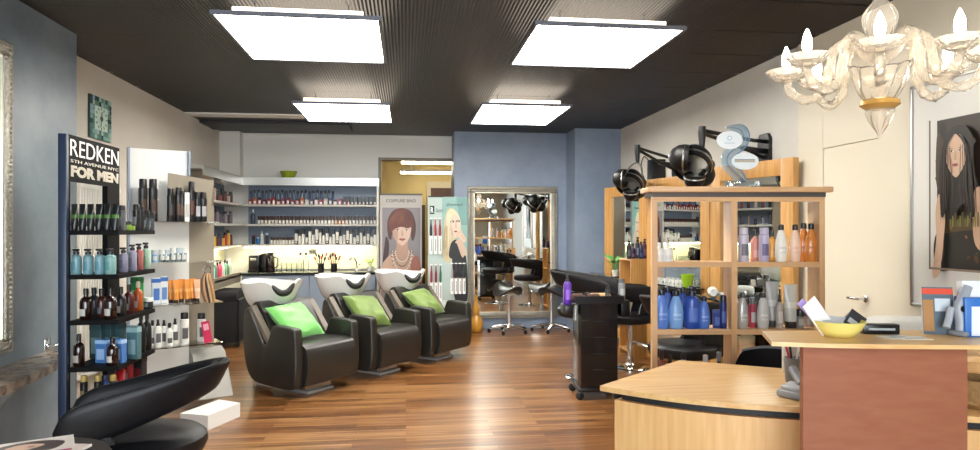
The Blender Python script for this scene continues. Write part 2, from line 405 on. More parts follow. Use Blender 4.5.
# ------------------------------------------------------------------ ceiling light panels
def panel(x0, x1, y0, y1, lab):
    cx, cy = (x0+x1)/2, (y0+y1)/2; w, d = (x1-x0)/2, (y1-y0)/2
    t = thing('ceiling_light_panel', lab, 'ceiling light', (cx, cy, 2.66), 0, 'square light panels hung under the dark ceiling')
    m = MB(); fm = colmat('6d6f78', .4, .3); tk = .018
    m.box(-w-tk, w+tk, -d-tk, -d, -.006, .018, fm).box(-w-tk, w+tk, d, d+tk, -.006, .018, fm).box(-w-tk, -w, -d, d, -.006, .018, fm).box(w, w+tk, -d, d, -.006, .018, fm)
    m.box(-w, w, -d, d, .014, .018, fm); m.build('frame', t)
    MB().box(-w, w, -d, d, 0, .0135, M_lamp).build('diffuser', t)
    MB().box(-w+.09, w-.09, -d+.05, d-.05, .019, .062, M_glow).build('uplight', t)
    for sx, sy in ((-1, -1), (1, -1), (-1, 1), (1, 1)):
        MB().cyl(.004, .062, CEIL-2.66+.003, M_steel, 8, None, (sx*w*.6, sy*d*.6, 0)).build('suspension_wire', t)
panel(-1.10, -.165, 4.08, 5.12, 'large bright square light panel at the top left, nearest on the left')
panel(.79, 1.71, 4.05, 5.05, 'large bright square light panel at the top right, nearest the chandelier')
panel(-1.10, -.17, 6.87, 7.98, 'smaller looking bright light panel above the green cushioned chairs')
panel(.76, 1.65, 6.72, 7.95, 'smaller looking bright light panel before the blue rear wall')

# ------------------------------------------------------------------ dispensary shelving in the rear left corner
SX0, SX1, SY = XL, XA(379, 9.8)-.005, 9.8
SHZ = (1.205, 1.49, 1.765)                 # shelf tops
YR0 = 8.37; SXR = -2.25
def dispensary():
    t = thing('dispensary_shelving', 'wide wall shelving with three grey shelves and steel fascia behind the basins', 'shelving', (0, 0, 0))
    MB().box(SXR, SX1, YB-.015, YB-.001, .83, 2.05, M_shelfblue).build('back_panel', t)
    for z in SHZ: MB().box(SXR, SX1-.03, SY, YB-.015, z-.028, z, M_shelfgrey).build('shelf', t)
    MB().box(SXR, SX1, SY-.02, SY, 2.03, 2.14, M_steel).box(SXR, SX1, SY, YB-.001, 2.10, 2.14, M_steel).build('fascia', t, 'brushed steel fascia')
    MB().box(SX1-.03, SX1, SY, YB-.001, 0, 2.10, M_white).build('end_panel', t, 'white end panel beside the doorway')
    MB().box(SXR, SX1-.03, YB-.02, YB-.015, .84, SHZ[0]-.03, M_splash).build('splashback', t, 'lit pale yellow splashback')
    MB().box(SXR, SX1-.1, SY+.10, SY+.14, SHZ[0]-.05, SHZ[0]-.028, M_tubewarm).build('strip_light', t)
    t = thing('return_shelving', 'shorter wall shelving on the left wall with lit lower tray', 'shelving', (0, 0, 0))
    MB().box(XL+.001, XL+.015, YR0, YB-.015, .82, 2.05, M_shelfblue).build('back_panel', t)
    for z in SHZ: MB().box(XL+.015, SXR, YR0+.02, YB-.015, z-.028, z, M_shelfgrey).build('shelf', t)
    MB().box(SXR-.02, SXR, YR0-.4, SY-.02, 2.03, 2.14, M_steel).box(XL+.001, SXR-.02, YR0-.4, SY-.02, 2.10, 2.14, M_steel).build('fascia', t, 'brushed steel fascia')
    MB().box(XL+.015, SXR-.01, YR0, YR0+.02, .75, 2.10, M_taupe).build('side_panel', t)
    MB().box(XL+.015, XL+.02, YR0+.02, YB-.02, .80, SHZ[0]-.03, M_splash).build('splashback', t, 'lit pale yellow splashback')
    MB().box(XL+.12, XL+.16, YR0+.1, SY-.05, SHZ[0]-.05, SHZ[0]-.028, M_tubewarm).build('strip_light', t)
    MB().box(XL+.015, SXR, YR0+.02, SY-.12, .775, .80, M_shelfgrey).box(SXR-.02, SXR, YR0, SY-.12, .70, .83, M_taupe).build('lower_tray', t, 'tray shelf with taupe lip')
dispensary()
t = thing('worktop_cabinet', 'grey blue base cabinet with black worktop behind the basins', 'cabinet', (0, 0, 0))
MB().box(SXR+.0, SX1-.035, 9.62, YB-.022, .785, .82, M_darkglass, bev=.004).build('worktop', t)
MB().box(SXR+.02, SX1-.04, 9.66, YB-.02, .08, .785, M_shelfblue).build('body', t)
for i in range(4):
    xx = SXR+.03+i*.45; d_ = MB().box(xx, xx+.44, 9.642, 9.66, .10, .77, M_shelfblue).build('door', t)
    MB().box(xx+.15, xx+.29, 9.63, 9.642, .72, .735, M_steel).build('handle', d_)
MB().box(SXR+.04, SX1-.06, 9.70, YB-.03, 0, .08, M_blackmat).build('plinth', t)

# generic little boxes and tubes ------------------------------------------------
PROTO = {}
def proto(key, fn):
    if key not in PROTO: PROTO[key] = fn()
    return PROTO[key]
def carton_mesh(w, d, h, top, base, frac):
    def fn():
        m = MB(); m.box(-w/2, w/2, -d/2, d/2, 0, h*frac, base, bev=.002, seg=1); m.box(-w/2, w/2, -d/2, d/2, h*frac, h, top, bev=.002, seg=1)
        m.box(-w*.3, w*.3, -d/2-.0006, -d/2, h*.1, h*min(frac, .9)*.8, colmat('e8e6e0', .5)); return m.mesh('carton')
    return proto(('carton', w, d, h, top.name, base.name, frac), fn)
def carton(x, y, z, w, d, h, top, base, frac, lab, grp, rz=0, name='dye_box', cat='box'):
    o = link(name, carton_mesh(w, d, h, top, base, frac)); o.location = (x, y, z); o.rotation_euler.z = rz
    return tag(o, lab, cat, grp)
def tube_mesh(r, h, body, cap, capfrac=.22, shape='can'):
    def fn():
        m = MB()
        if shape == 'can': m.lathe([(r*.94, 0), (r, .004), (r, h*(1-capfrac)), (r*.86, h*(1-capfrac)+.004)], body, 14).lathe([(r*.84, h*(1-capfrac)+.002), (r*.84, h-.004), (r*.7, h)], cap, 14)
        else: m.lathe([(r*.94, 0), (r, .004), (r, h*.62), (r*.8, h*.7), (r*.36, h*.76), (r*.36, h*.8)], body, 14).lathe([(r*.44, h*.8), (r*.44, h-.003), (r*.3, h)], cap, 14)
        return m.mesh('tube')
    return proto(('tb', r, h, body.name, cap.name, capfrac, shape), fn)
def small(x, y, z, r, h, body, cap, lab, grp, name='dye_tube', cat='tube', shape='can', cf=.22):
    o = link(name, tube_mesh(r, h, body, cap, cf, shape)); o.location = (x, y, z); return tag(o, lab, cat, grp)

Yd = 9.93
# top shelf: tall blue grey tubes behind, reddish boxes in front
tb_b = colmat('71839a', .4); tb_k = colmat('20222b', .35); tb_r = colmat('8f2330', .4); tb_p = colmat('9a2b4c', .4); tb_o = colmat('b86540', .4)
n = 22
for i in range(n):
    px = 251+i*(333-251)/(n-1)
    small(XA(px, Yd+.08), Yd+.08, SHZ[2], .017, .20+.008*(i % 3), tb_b if i % 3 else colmat('4b5d7a', .4), tb_k, nth(i, n)+' tall blue grey tube at the back of the upper corner shelf', 'tall tubes on the upper corner shelf')
n = 20
for i in range(n):
    px = 250.5+i*(340-250.5)/(n-1); c = [tb_r, tb_o, tb_p, colmat('6b2a3c', .4), tb_r][i % 5] if px < 305 else [colmat('d8cfc0', .5), colmat('3c2f62', .4), colmat('cdbfae', .5), colmat('a03552', .5)][i % 4]
    carton(XA(px, Yd-.06), Yd-.06, SHZ[2], .048, .05, .07+.03*((i*7) % 3)/2, tb_k if i % 4 == 2 else c, c, .7, nth(i, n)+' small red, plum or cream box in front row on upper corner shelf', 'small boxes on the upper corner shelf')
n = 9
for i in range(n):
    px = 345+i*(375-345)/(n-1)
    carton(XA(px, Yd), Yd, SHZ[2], .033, .09, .115, tb_k, colmat('8c3b3a' if i < 2 else '5a504c', .4), .42, nth(i, n)+' dark tipped dye box at right end of upper corner shelf', 'dark dye boxes at the right of the upper shelf')
# middle shelf
wht = colmat('cfc8bd', .5); brn = colmat('3d2320', .4)
o = thing('spray_bottle', 'dark tall gel bottle at left end of the middle corner shelf', 'bottle', (XA(253, Yd), Yd, SHZ[1]))
MB().lathe([(.032, 0), (.034, .01), (.034, .12), (.02, .15), (.012, .16)], colmat('3b4657', .3), 16).build('body', o); MB().lathe([(.014, .16), (.014, .2), (.008, .21)], colmat('c9ced6', .3), 12).build('cap', o)
n = 34
for i in range(n):
    px = 259.5+i*(375-259.5)/(n-1); tint = colmat('c98f52' if 22 <= i <= 24 else 'cfc8bd', .5)
    carton(XA(px, Yd-.04), Yd-.04, SHZ[1], .034, .09, .112, brn, tint, .5, 'small brown topped dye box in the long row on the middle corner shelf', 'dye boxes in a row on the middle corner shelf')
# bottom shelf
for i, (px, hh, c1, c2) in enumerate(((253.5, .13, '2a2430', '7a2630'), (258, .10, '2f6fb0', 'c8d4df'), (262, .18, 'd7d9da', '9aa7b5'), (267, .16, '30323c', 'b9bcc2'))):
    small(XA(px, Yd), Yd, SHZ[0], .024, hh, colmat(c1, .35), colmat(c2, .35), ['dark red capped', 'short blue', 'tall white', 'dark grey'][i]+' bottle at left of the lowest corner shelf', 'bottles at the left of the lowest corner shelf', 'bottle', 'bottle')
n = 8
for i in range(n):
    px = 272+i*(293-272)/(n-1)
    carton(XA(px, Yd-.04), Yd-.04, SHZ[0], .03, .07, .10, brn, wht, .6, nth(i, n)+' small brown and white box on the lowest corner shelf', 'small boxes on the lowest corner shelf')
n = 24; hs = [.16, .12, .15, .1, .19, .14, .22, .17, .13, .16, .11, .15, .18, .12, .14, .2, .15, .1, .13, .17, .12, .16, .11, .14]
for i in range(n):
    px = 296.5+i*(375-296.5)/(n-1)
    carton(XA(px, Yd-.02), Yd-.02, SHZ[0], .037, .07, hs[i]*.95, colmat('e3e1da', .5), colmat('d9d6cd', .5) if i % 3 else brn, .3, nth(i, n)+' white carton of uneven height on the lowest corner shelf', 'white cartons on the lowest corner shelf')
n = 14
for i in range(n):
    px = 297+i*(374-297)/(n-1)
    carton(XA(px, Yd+.10), Yd+.10, SHZ[0], .052, .06, .21+.012*(i % 3), tb_k, tb_k, .5, 'dark box at the back of the lowest corner shelf behind white cartons', 'dark boxes behind the white cartons')
# left return shelves
for si, zz in enumerate((SHZ[2], SHZ[1], SHZ[0])):
    n = 9
    for i in range(n):
        Y = 8.5+i*.135; hh = [.12, .17, .2, .14, .1, .18, .15, .12, .16][(i+si*2) % 9]
        c = [['2a2426', '6f4038', 'b9a79c', '3b2d33', '8a3a34'], ['59525c', '8b8790', '3b3540', '76696f', '55505f'], ['d89a3a', 'b5432f', 'd7b24b', '6b2f2a', '3a3d58']][si][i % 5]
        small(-2.36, Y, zz, .027, hh, colmat(c, .35), tb_k, nth(i, n)+' '+['dark', 'grey', 'amber or red'][si]+' bottle on the '+['upper', 'middle', 'lower'][si]+' shelf by the left wall', 'bottles on the %s shelf by the left wall' % ['upper', 'middle', 'lower'][si], 'bottle', 'bottle')
cs = ['c2305a', 'd84a78', 'e9e6dd', '3f9a8c', 'c23a52', 'd65a86', 'e3e0d3', '7fb8a6', '5f8f56', 'dfe3e0']
for i, c in enumerate(cs):
    small(-2.36, 8.46+i*.118, .80, .029, .2+.02*(i % 2), colmat(c, .3), tb_k if i % 3 else colmat('e6e6e2', .3), nth(i, len(cs))+' bright pump bottle in the lit tray by the left wall', 'bright bottles in the lit tray', 'pump_bottle', 'bottle', 'neck')
# things on the black worktop
Yw = 9.86
t = thing('coffee_machine', 'black coffee machine at the left of the lit worktop', 'coffee machine', (XA(257, Yw), Yw, .82))
MB().box(-.09, .05, -.12, .12, 0, .24, M_blackplas, bev=.015).box(-.09, .05, -.16, -.12, 0, .03, M_blackplas).build('body', t); MB().box(-.06, .02, -.15, -.12, .16, .2, M_steel, bev=.006).build('spout', t)
t = thing('flask', 'dark brown tall flask right beside the coffee machine', 'flask', (XA(270.5, Yw), Yw, .82))
MB().lathe([(.055, 0), (.06, .01), (.055, .22), (.045, .235)], colmat('241713', .25), 18).build('body', t); MB().lathe([(.046, .235), (.046, .27), (.02, .28)], M_blackplas, 16).build('lid', t)
MB().tube([(.055, 0, .2), (.1, 0, .19), (.1, 0, .08), (.056, 0, .05)], .009, M_blackplas).build('handle', t)
t = thing('container', 'black container between the coffee machine and flask', 'container', (XA(264.5, Yw+.05), Yw+.05, .82)); MB().box(-.035, .035, -.07, .07, 0, .25, colmat('1b1a1c', .3), bev=.01).build('body', t); MB().box(-.037, .037, -.072, .072, .25, .265, M_steel, bev=.004).build('lid', t)
for i, px in enumerate((279, 284, 289, 294, 299)):
    o = MB().lathe([(.03, 0), (.034, .002), (.038, .12), (.036, .12), (.032, .008), (.001, .006)], M_glass, 16).build('drinking_glass'); o.location = (XA(px, Yw), Yw, .82)
    tag(o, nth(i, 5)+' of the clear drinking glasses on the lit worktop', 'glass', 'drinking glasses on the worktop')
for i, (px, s) in enumerate(((300.5, 'left'), (306, 'right'))):
    t = thing('water_bottle', 'clear bottle with black stopper, %s of two on worktop' % s, 'bottle', (XA(px, Yw+.08), Yw+.08, .82), 0, 'clear bottles on the worktop')
    MB().lathe([(.036, 0), (.038, .01), (.038, .15), (.014, .2), (.013, .23)], M_glass, 16).build('body', t); MB().lathe([(.016, .23), (.018, .25), (.012, .265)], M_blackplas, 12).build('stopper', t)
for i, (px, s, hc) in enumerate(((321, 'left', '2c2a26'), (334, 'right', '8a5a2b'))):
    t = thing('brush_pot', 'black pot full of tint brushes, %s of the two on worktop' % s, 'brush pot', (XA(px, Yw), Yw, .82), 0, 'brush pots on the worktop')
    MB().lathe([(.04, 0), (.042, .005), (.045, .11), (.041, .11), (.038, .008), (.001, .006)], M_blackplas, 18).build('pot', t)
    for k in range(9):
        a = k*.7+i; r1 = .02; r2 = .05+.03*((k*5) % 3)/2; hh = .19+.02*((k*3) % 4)
        b = MB().tube([(r1*math.cos(a)*.5, r1*math.sin(a)*.5, .01), (r2*math.cos(a), r2*math.sin(a), hh-.03)], .004, colmat(hc if k % 3 else '2b2725', .4), 6)
        d = Vector((r2*math.cos(a)-r1*math.cos(a)*.5, r2*math.sin(a)-r1*math.sin(a)*.5, hh-.04)).normalized(); p = Vector((r2*math.cos(a), r2*math.sin(a), hh-.03))
        b.tube([p, p+d*.045], .012, colmat(['1d1a18', 'b04a2a', '26221f'][k % 3], .5), 6); b.build('tint_brush', t)
t = thing('tap', 'curved chrome tap on the worktop beyond the third basin', 'tap', (XA(357, Yw+.1), Yw+.1, .82))
MB().lathe([(.022, 0), (.022, .03), (.014, .04)], M_chrome, 14).tube(spline([(0, 0, .03), (-.01, 0, .13), (-.05, -.02, .19), (-.1, -.06, .16)]), .012, M_chrome).build('spout', t)
MB().tube([(.0, 0, .06), (.05, .01, .1)], .007, M_chrome, 6).build('lever', t)
def plant(name, lab, loc, n, ln, c, pot=None, rz=0):
    t = thing(name, lab, 'plant', loc, rz); base = 0
    if pot: MB().lathe([(.035, 0), (.05, .07), (.045, .07), (.03, .01), (.001, .008)], pot, 16).build('pot', t); base = .06
    st = MB(); lf = MB()
    for k in range(n):
        a = k*2.399; tilt = .35+.5*((k*7) % 5)/5; L = ln*(.7+.3*((k*3) % 4)/3)
        d = Vector((math.cos(a)*math.sin(tilt), math.sin(a)*math.sin(tilt), math.cos(tilt)))
        p0 = Vector((0, 0, base)); p1 = p0+d*L*.5; st.tube([p0, p1], .0025, c, 5)
        s = d.cross(Vector((0, 0, 1))).normalized()*L*.13; q = []
        for u, w in ((0, 0), (.3, 1), (.65, .8), (1, 0)): q.append((p1+d*L*.6*u-Vector((0, 0, .25*L*u*u)), w))
        lf.add([q[0][0], q[1][0]-s, q[1][0]+s, q[2][0]-s*.8, q[2][0]+s*.8, q[3][0]], [(0, 1, 2), (1, 3, 4, 2), (3, 5, 4)], c)
    st.build('stem', t); lf.build('foliage', t); return t
plant('potted_plant', 'small yellow green plant at the right end of the worktop', (XA(370.5, Yw-.02), Yw-.02, .82), 10, .16, mat('yellow_green_leaf', '9fc24a', .5), M_white)
t = thing('power_socket', 'small grey double socket on the lit splashback', 'socket', (XA(312.5, YB-.022), YB-.021, ZA(312.5, 254, YB)))
MB().box(-.05, .05, -.008, 0, 0, .07, colmat('6e6e62', .5), bev=.003).build('plate', t); MB().box(-.035, -.005, -.011, -.008, .02, .05, colmat('3c3b35', .5)).box(.005, .035, -.011, -.008, .02, .05, colmat('3c3b35', .5)).build('outlet', t)
o = MB().lathe([(.05, 0), (.075, .004), (.115, .075), (.11, .078), (.07, .01), (.001, .008)], M_grn, 24).build('bowl'); o.location = (XA(288.5, 9.93), 9.93, 2.141); o.scale = (1.05, 1.05, 1.25)
tag(o, 'lime green bowl on top of the steel shelf fascia', 'bowl')
# black bin cart below the return shelf
t = thing('towel_trolley', 'black fabric trolley topped with rolled dark towels under the left shelves', 'trolley', (XA(231, 8.75), 8.75, 0))
MB().box(-.2, .16, -.3, .3, .06, .58, mat('black_fabric', '141417', .85), bev=.02).build('bag', t)
fr = MB()
for sx in (-.2, .16):
    for sy in (-.3, .3): fr.tube([(sx, sy, .04), (sx, sy, .575)], .01, M_blackplas, 6)
fr.tube([(-.2, -.3, .57), (.16, -.3, .57), (.16, .3, .57), (-.2, .3, .57), (-.2, -.3, .57)], .01, M_blackplas, 6); fr.build('frame', t)
for sx in (-.18, .14):
    for sy in (-.28, .28):
        MB().lathe([(.025, -.012), (.03, -.008), (.03, .008), (.025, .012)], M_rubber, 12, Matrix.Translation((sx, sy, .03)) @ Matrix.Rotation(PI/2, 4, 'X')).build('caster', t)
n = 8
for i in range(n):
    o = MB().lathe([(.0, -.16), (.045, -.155), (.05, -.13), (.05, .13), (.045, .155), (.0, .16)], mat('dark_towel', '26262b', .95, bump=.4, scale=60), 14, Matrix.Rotation(PI/2, 4, 'Y')).build('rolled_towel')
    o.location = (XA(231, 8.75)-.02, 8.75-.26+.076*i, .619); tag(o, nth(i, n)+' rolled dark towel on the black trolley', 'towel', 'rolled towels on the trolley'); o.scale = (1, .74, 1)

# ------------------------------------------------------------------ printed posters (flat pictures, printed at real size)
def flatprint(name, layers, M, parent, label=None, step=.0004, dark=.86):
    m = MB()
    def ink(c):
        r_, g_, b_ = (int(c[k:k+2], 16) for k in (0, 2, 4)); y_ = (r_+g_+b_)/3
        return ''.join('%02x' % int(max(0, min(255, (y_+(v-y_)*.88)*dark))) for v in (r_, g_, b_))
    for i, (poly, c) in enumerate(layers): m.flat(poly, colmat(ink(c), .45, var=0), M, step*(i+1))
    return m.build(name, parent, label, fixn=False)
def strands(p0, p1, n, spread, c, w, rnd):
    out = []
    for i in range(n):
        t = (i/(n-1)-.5)*spread; a = (p0[0]+t, p0[1]); b = (p1[0]+t*1.3+rnd.uniform(-.01, .01), p1[1]+rnd.uniform(-.02, .02)); mdl = ((a[0]+b[0])/2+rnd.uniform(-.015, .015), (a[1]+b[1])/2)
        out.append(([(a[0]-w/2, a[1]), (a[0]+w/2, a[1]), (mdl[0]+w, mdl[1]), (b[0], b[1]), (mdl[0]-w, mdl[1])], c))
    return out
def eye(x, y, s, c='3b2a22', tilt=0):
    return [(ell(x, y, s, s*.36, 14, tilt), 'efe6de'), (ell(x, y, s*.4, s*.36, 12), c), ([(x-s*1.15, y-s*.05), (x-s*.5, y+s*.42), (x+s*.4, y+s*.46), (x+s*1.15, y+s*.1), (x+s*.4, y+s*.28), (x-s*.5, y+s*.24)], '2a1a15'),
            ([(x-s*1.2, y+s*.85), (x, y+s*1.25), (x+s*1.25, y+s*.9), (x, y+s*1.02)], '4a2c20')]

# banner 1: grey roll-up with a red-haired woman
Yb = 9.25
t = thing('rollup_banner', 'grey roll-up banner with a red-haired woman beside the dispensary shelves', 'banner', (XA(401, Yb), Yb, 0))
bw, bh = .28, ZA(401, 195, Yb)
MB().box(-bw-.02, bw+.02, -.05, .05, 0, .07, M_steel, bev=.01).build('base', t)
MB().box(-bw, bw, -.004, .004, .07, bh, colmat('a39c98', .5)).build('banner_sheet', t)
MB().box(-bw-.005, bw+.005, -.012, .012, bh-.005, bh+.018, colmat('3a3128', .4)).build('top_rail', t)
Mb = FM((0, -.0042, 0), (0, -1, 0)); rn = random.Random(3)
T = bh
L = [([(-bw+.03, .3), (bw-.02, .3), (bw-.02, T-.17), (-bw+.03, T-.17)], '847f84'),
     ([(-bw, T-.15), (bw, T-.15), (bw, T), (-bw, T)], 'b7b1aa')]
hy = T-.40    # head centre
L += [(blob([(-.30+.08, hy-.28), (-.2, hy-.16), (-.16, hy-.24), (-.17, hy-.42), (-.24, hy-.5)]), '3a1c18'),
      (blob([(-.23, .4), (-.25, hy-.6), (-.2, hy-.46), (-.06, hy-.36), (.1, hy-.36), (.2, hy-.46), (.255, hy-.62), (.25, .4)]), 'cfa891'),
      (blob([(-.055, hy-.1), (.085, hy-.1), (.09, hy-.3), (.13, hy-.42), (.02, hy-.52), (-.1, hy-.42), (-.06, hy-.3)]), 'bd9179'),
      (blob([(-.17, hy-.16), (-.18, hy+.05), (-.1, hy+.19), (.03, hy+.22), (.14, hy+.17), (.195, hy+.02), (.19, hy-.14), (.15, hy-.22), (.1, hy-.1), (-.1, hy-.12), (-.13, hy-.2)]), '4e1d10'),
      (blob([(-.115, hy-.05), (-.1, hy+.06), (.02, hy+.1), (.125, hy+.05), (.135, hy-.08), (.1, hy-.2), (.035, hy-.275), (0, hy-.275), (-.07, hy-.2)]), 'dcb9a4'),
      (blob([(-.115, hy-.06), (-.1, hy-.16), (-.05, hy-.23), (-.04, hy-.12), (-.06, hy-.02)]), 'c39a85')]
for q in eye(-.045, hy-.075, .028) + eye(.075, hy-.075, .028): L.append(q)
L += [([(.012, hy-.07), (.022, hy-.07), (.035, hy-.145), (.015, hy-.155), (.0, hy-.147)], 'c29a86'),
      (blob([(-.03, hy-.195), (0, hy-.183), (.017, hy-.188), (.034, hy-.183), (.062, hy-.195), (.018, hy-.218)]), '9c4a45'),
      (blob([(-.14, hy-.1), (-.17, hy+.06), (-.07, hy+.2), (.06, hy+.215), (.155, hy+.12), (.165, hy), (.1, hy-.045), (.0, hy-.03), (-.08, hy-.055)]), '6a2a17')]
L += strands((.0, hy+.19), (-.09, hy-.03), 7, .13, '8a4526', .006, rn) + strands((.06, hy+.18), (.13, hy-.02), 5, .07, '54200f', .006, rn)
for k, (rx, yy) in enumerate(((.09, .5), (.11, .56), (.13, .63), (.14, .7))):
    for j in range(17):
        a = PI+PI*j/16; L.append((ell(.015+rx*math.cos(a), hy-.36+(yy-.36)*math.sin(a), .011, .011, 8), ['d8cdb8', '7d5a4a', 'e5ded2', '8f6a52'][k]))
L += [(blob([(.14, .32), (.13, hy-.55), (.21, hy-.42), (.265, hy-.6), (.262, .32)]), '9e5a49'), (blob([(-.24, .32), (-.25, hy-.85), (-.15, hy-.95), (.13, hy-.95), (.2, hy-.85), (.2, .32)]), '8f8481')]
flatprint('printed_portrait', L, Mb, t, 'printed portrait of a woman with a side-swept red fringe and bead necklaces')
text('lettering', 'COIFFURE SINO', .40, colmat('37342f', .5), Mb @ Matrix.Translation((0, T-.078, .001)), t, h=.042, bold=.012)

# display 2: hair colour display with a blonde woman and packs on pegs
Y2 = 9.05
xl, xm, xr = XA(428, Y2), XA(444, Y2), XA(467.5, Y2)
t = thing('colour_display', 'pale green hair colour display with blonde woman and hanging packs', 'display stand', ((xl+xr)/2, Y2, 0))
hw = (xr-xl)/2; top = ZA(450, 197, Y2)
MB().box(-hw, hw, -.01, .02, .12, top, colmat('bfd0cb', .4)).box(-hw, hw, -.0, .22, 0, .12, colmat('d6d8d4', .4)).build('back_board', t)
Md = FM((0, -.0102, 0), (0, -1, 0))
def q(px, py): return ((px-447.75)/39.5*2*hw, ZA(448, py, Y2))
L = [([q(428, 197), q(467.5, 197), q(467.5, 300), q(428, 300)], 'bcd1cb'),
     ([q(442, 197), q(467.5, 197), q(467.5, 258), q(442, 258)], '8fbdb6'), ([q(456, 197), q(467.5, 197), q(467.5, 225), q(460, 225)], '76aaa6'),
     (blob([q(443, 258), q(443, 240), q(444, 224), q(447, 211), q(452, 208.5), q(457, 213), q(459, 222), q(456, 236), q(452, 246), q(450, 262)]), 'd9c79a'),
     (blob([q(450, 258), q(450, 246), q(454, 240), q(460, 241), q(464, 247), q(466, 258)]), '17151a'),
     (blob([q(455, 244), q(459, 239), q(463, 243), q(466.5, 252), q(466, 258), q(462, 257)]), 'd9b8a0'),
     (blob([q(449, 222), q(451, 214), q(455, 212), q(459, 216), q(460.5, 223), q(460, 231), q(456.5, 237.5), q(453, 236), q(450, 230)]), 'e8cdb8'),
     (blob([q(449, 224), q(450, 231), q(453, 237), q(452, 228), q(450.5, 222)]), 'cfab95'),
     (blob([q(447, 226), q(447, 214), q(451.5, 209), q(456.5, 212), q(459, 217), q(455, 214.5), q(451, 217), q(449.5, 224), q(449, 240), q(446, 252)]), 'eadcb2')]
for ex, ey in ((452, 221.5), (457.8, 221.2)):
    c = q(ex, ey); L += [(ell(c[0], c[1], .028, .014, 14), '3a2c2a'), (ell(c[0], c[1]-.002, .012, .006, 10), 'e8e4dd')]
c = q(455.6, 231.5); L += [(ell(c[0], c[1], .022, .011, 14), 'a03a3c'), ([q(455.2, 221), q(456, 221), q(456.8, 228), q(455, 228.3)], 'd5b09a')]
L += [(blob([q(456, 236), q(459, 230), q(461, 229), q(462, 232), q(466, 239), q(464, 243), q(460, 239)]), 'e2c1aa')]
for k in range(4): L.append(([q(457+k*1.1, 231+k*1.3), q(457.8+k*1.1, 230.3+k*1.3), q(462+k, 236+k), q(461.4+k, 237+k)], ['e9cdb8', 'd6b29b'][k % 2]))
rn = random.Random(5)
a0, a1 = q(449, 214), q(446, 256); L += strands(a0, a1, 7, .06, 'f1e6c4', .005, rn) + strands(q(446, 226), q(445, 262), 4, .03, 'b89a62', .005, rn)
L += [(blob([q(452, 262), q(452, 247), q(456, 243), q(459, 250), q(462, 258), q(466, 258), q(467, 300), q(455, 300)]), '141318')]
flatprint('printed_portrait', L, Md, t, 'printed portrait of a blonde woman touching her lips')
# header box with a black initial block and script
Mh_ = Md @ Matrix.Translation((0, 0, .006))
a = q(432, 210); MB().box(a[0]-.03, a[0]+.03, a[1]-.055, a[1]+.055, -.004, .0, colmat('14171a', .4), Mh_).build('logo_block', t, 'black logo block with white letter')
text('lettering', 'R', .036, colmat('d9e6e3', .5), Mh_ @ Matrix.Translation((a[0], a[1], 0)), t, h=.075, bold=.02)
b = q(439.2, 210.3); text('lettering', 'lion', .085, colmat('4f6868', .5), Mh_ @ Matrix.Translation((b[0], b[1], 0)), t, h=.055)
b = q(454.3, 204.7); text('lettering', 'Qmeshwell', .21, colmat('2e4c4d', .5), Mh_ @ Matrix.Translation((b[0], b[1], 0)) @ Matrix.Rotation(-.02, 4, 'Z') @ Matrix(((1, .35, 0, 0), (0, 1, 0, 0), (0, 0, 1, 0), (0, 0, 0, 1))), t, h=.045)
MB().box(-hw, -hw+.2, -.022, -.010, top-.005, top+.012, colmat('24221f', .4)).build('top_clip', t)
def pack(px, py0, py1, c, lab, grp):
    Yp = Y2-.03; z0, z1 = ZA(448, py1, Yp), ZA(448, py0, Yp); H = z1-z0; o = thing('colour_pack', lab, 'pack', (XA(px, Yp), Yp, z0), 0, grp); w = .019
    MB().box(-w, w, -.006, .004, 0, H*.52, colmat('e9e8e4', .5)).build('card', o); MB().box(-w, w, -.003, .003, H*.97, H, colmat('d8dad7', .5)).build('hang_tab', o)
    MB().lathe([(.014, H*.5), (.015, H*.53), (.015, H*.74), (.008, H*.84), (.006, H*.93), (.003, H*.96)], colmat(c, .3), 10).build('tube', o)
    MB().box(-.004, .010, -.0068, -.006, H*.08, H*.42, colmat('8b8d90', .5)).build('label', o)
    MB().tube([(0, .0195, H*.985), (0, -.014, H*.985)], .003, M_steel, 6).build('peg', o)
cols = ['1d1a20', 'b01f3a', '8c1830']
for i, px in enumerate((431, 435.4, 440)): pack(px, 218, 254, cols[i], nth(i, 3)+' of three packs in the upper row of the hair colour display', 'packs in the upper row of the display')
for i, (px, c) in enumerate(((431.5, '8c2034'), (436, '7a1c33'), (440.6, '1f5a45'))): pack(px, 264, 301, c, nth(i, 3)+' of three packs in the lower left row of the display', 'packs in the lower left row')
for i, (px, c) in enumerate(((452, '9a9296'), (456, '37262d'), (460, '20222a'), (464, '1d2a2a'))): pack(px, 263, 294, c, nth(i, 4)+' of four packs below the blonde woman on the display', 'packs in the lower right row')

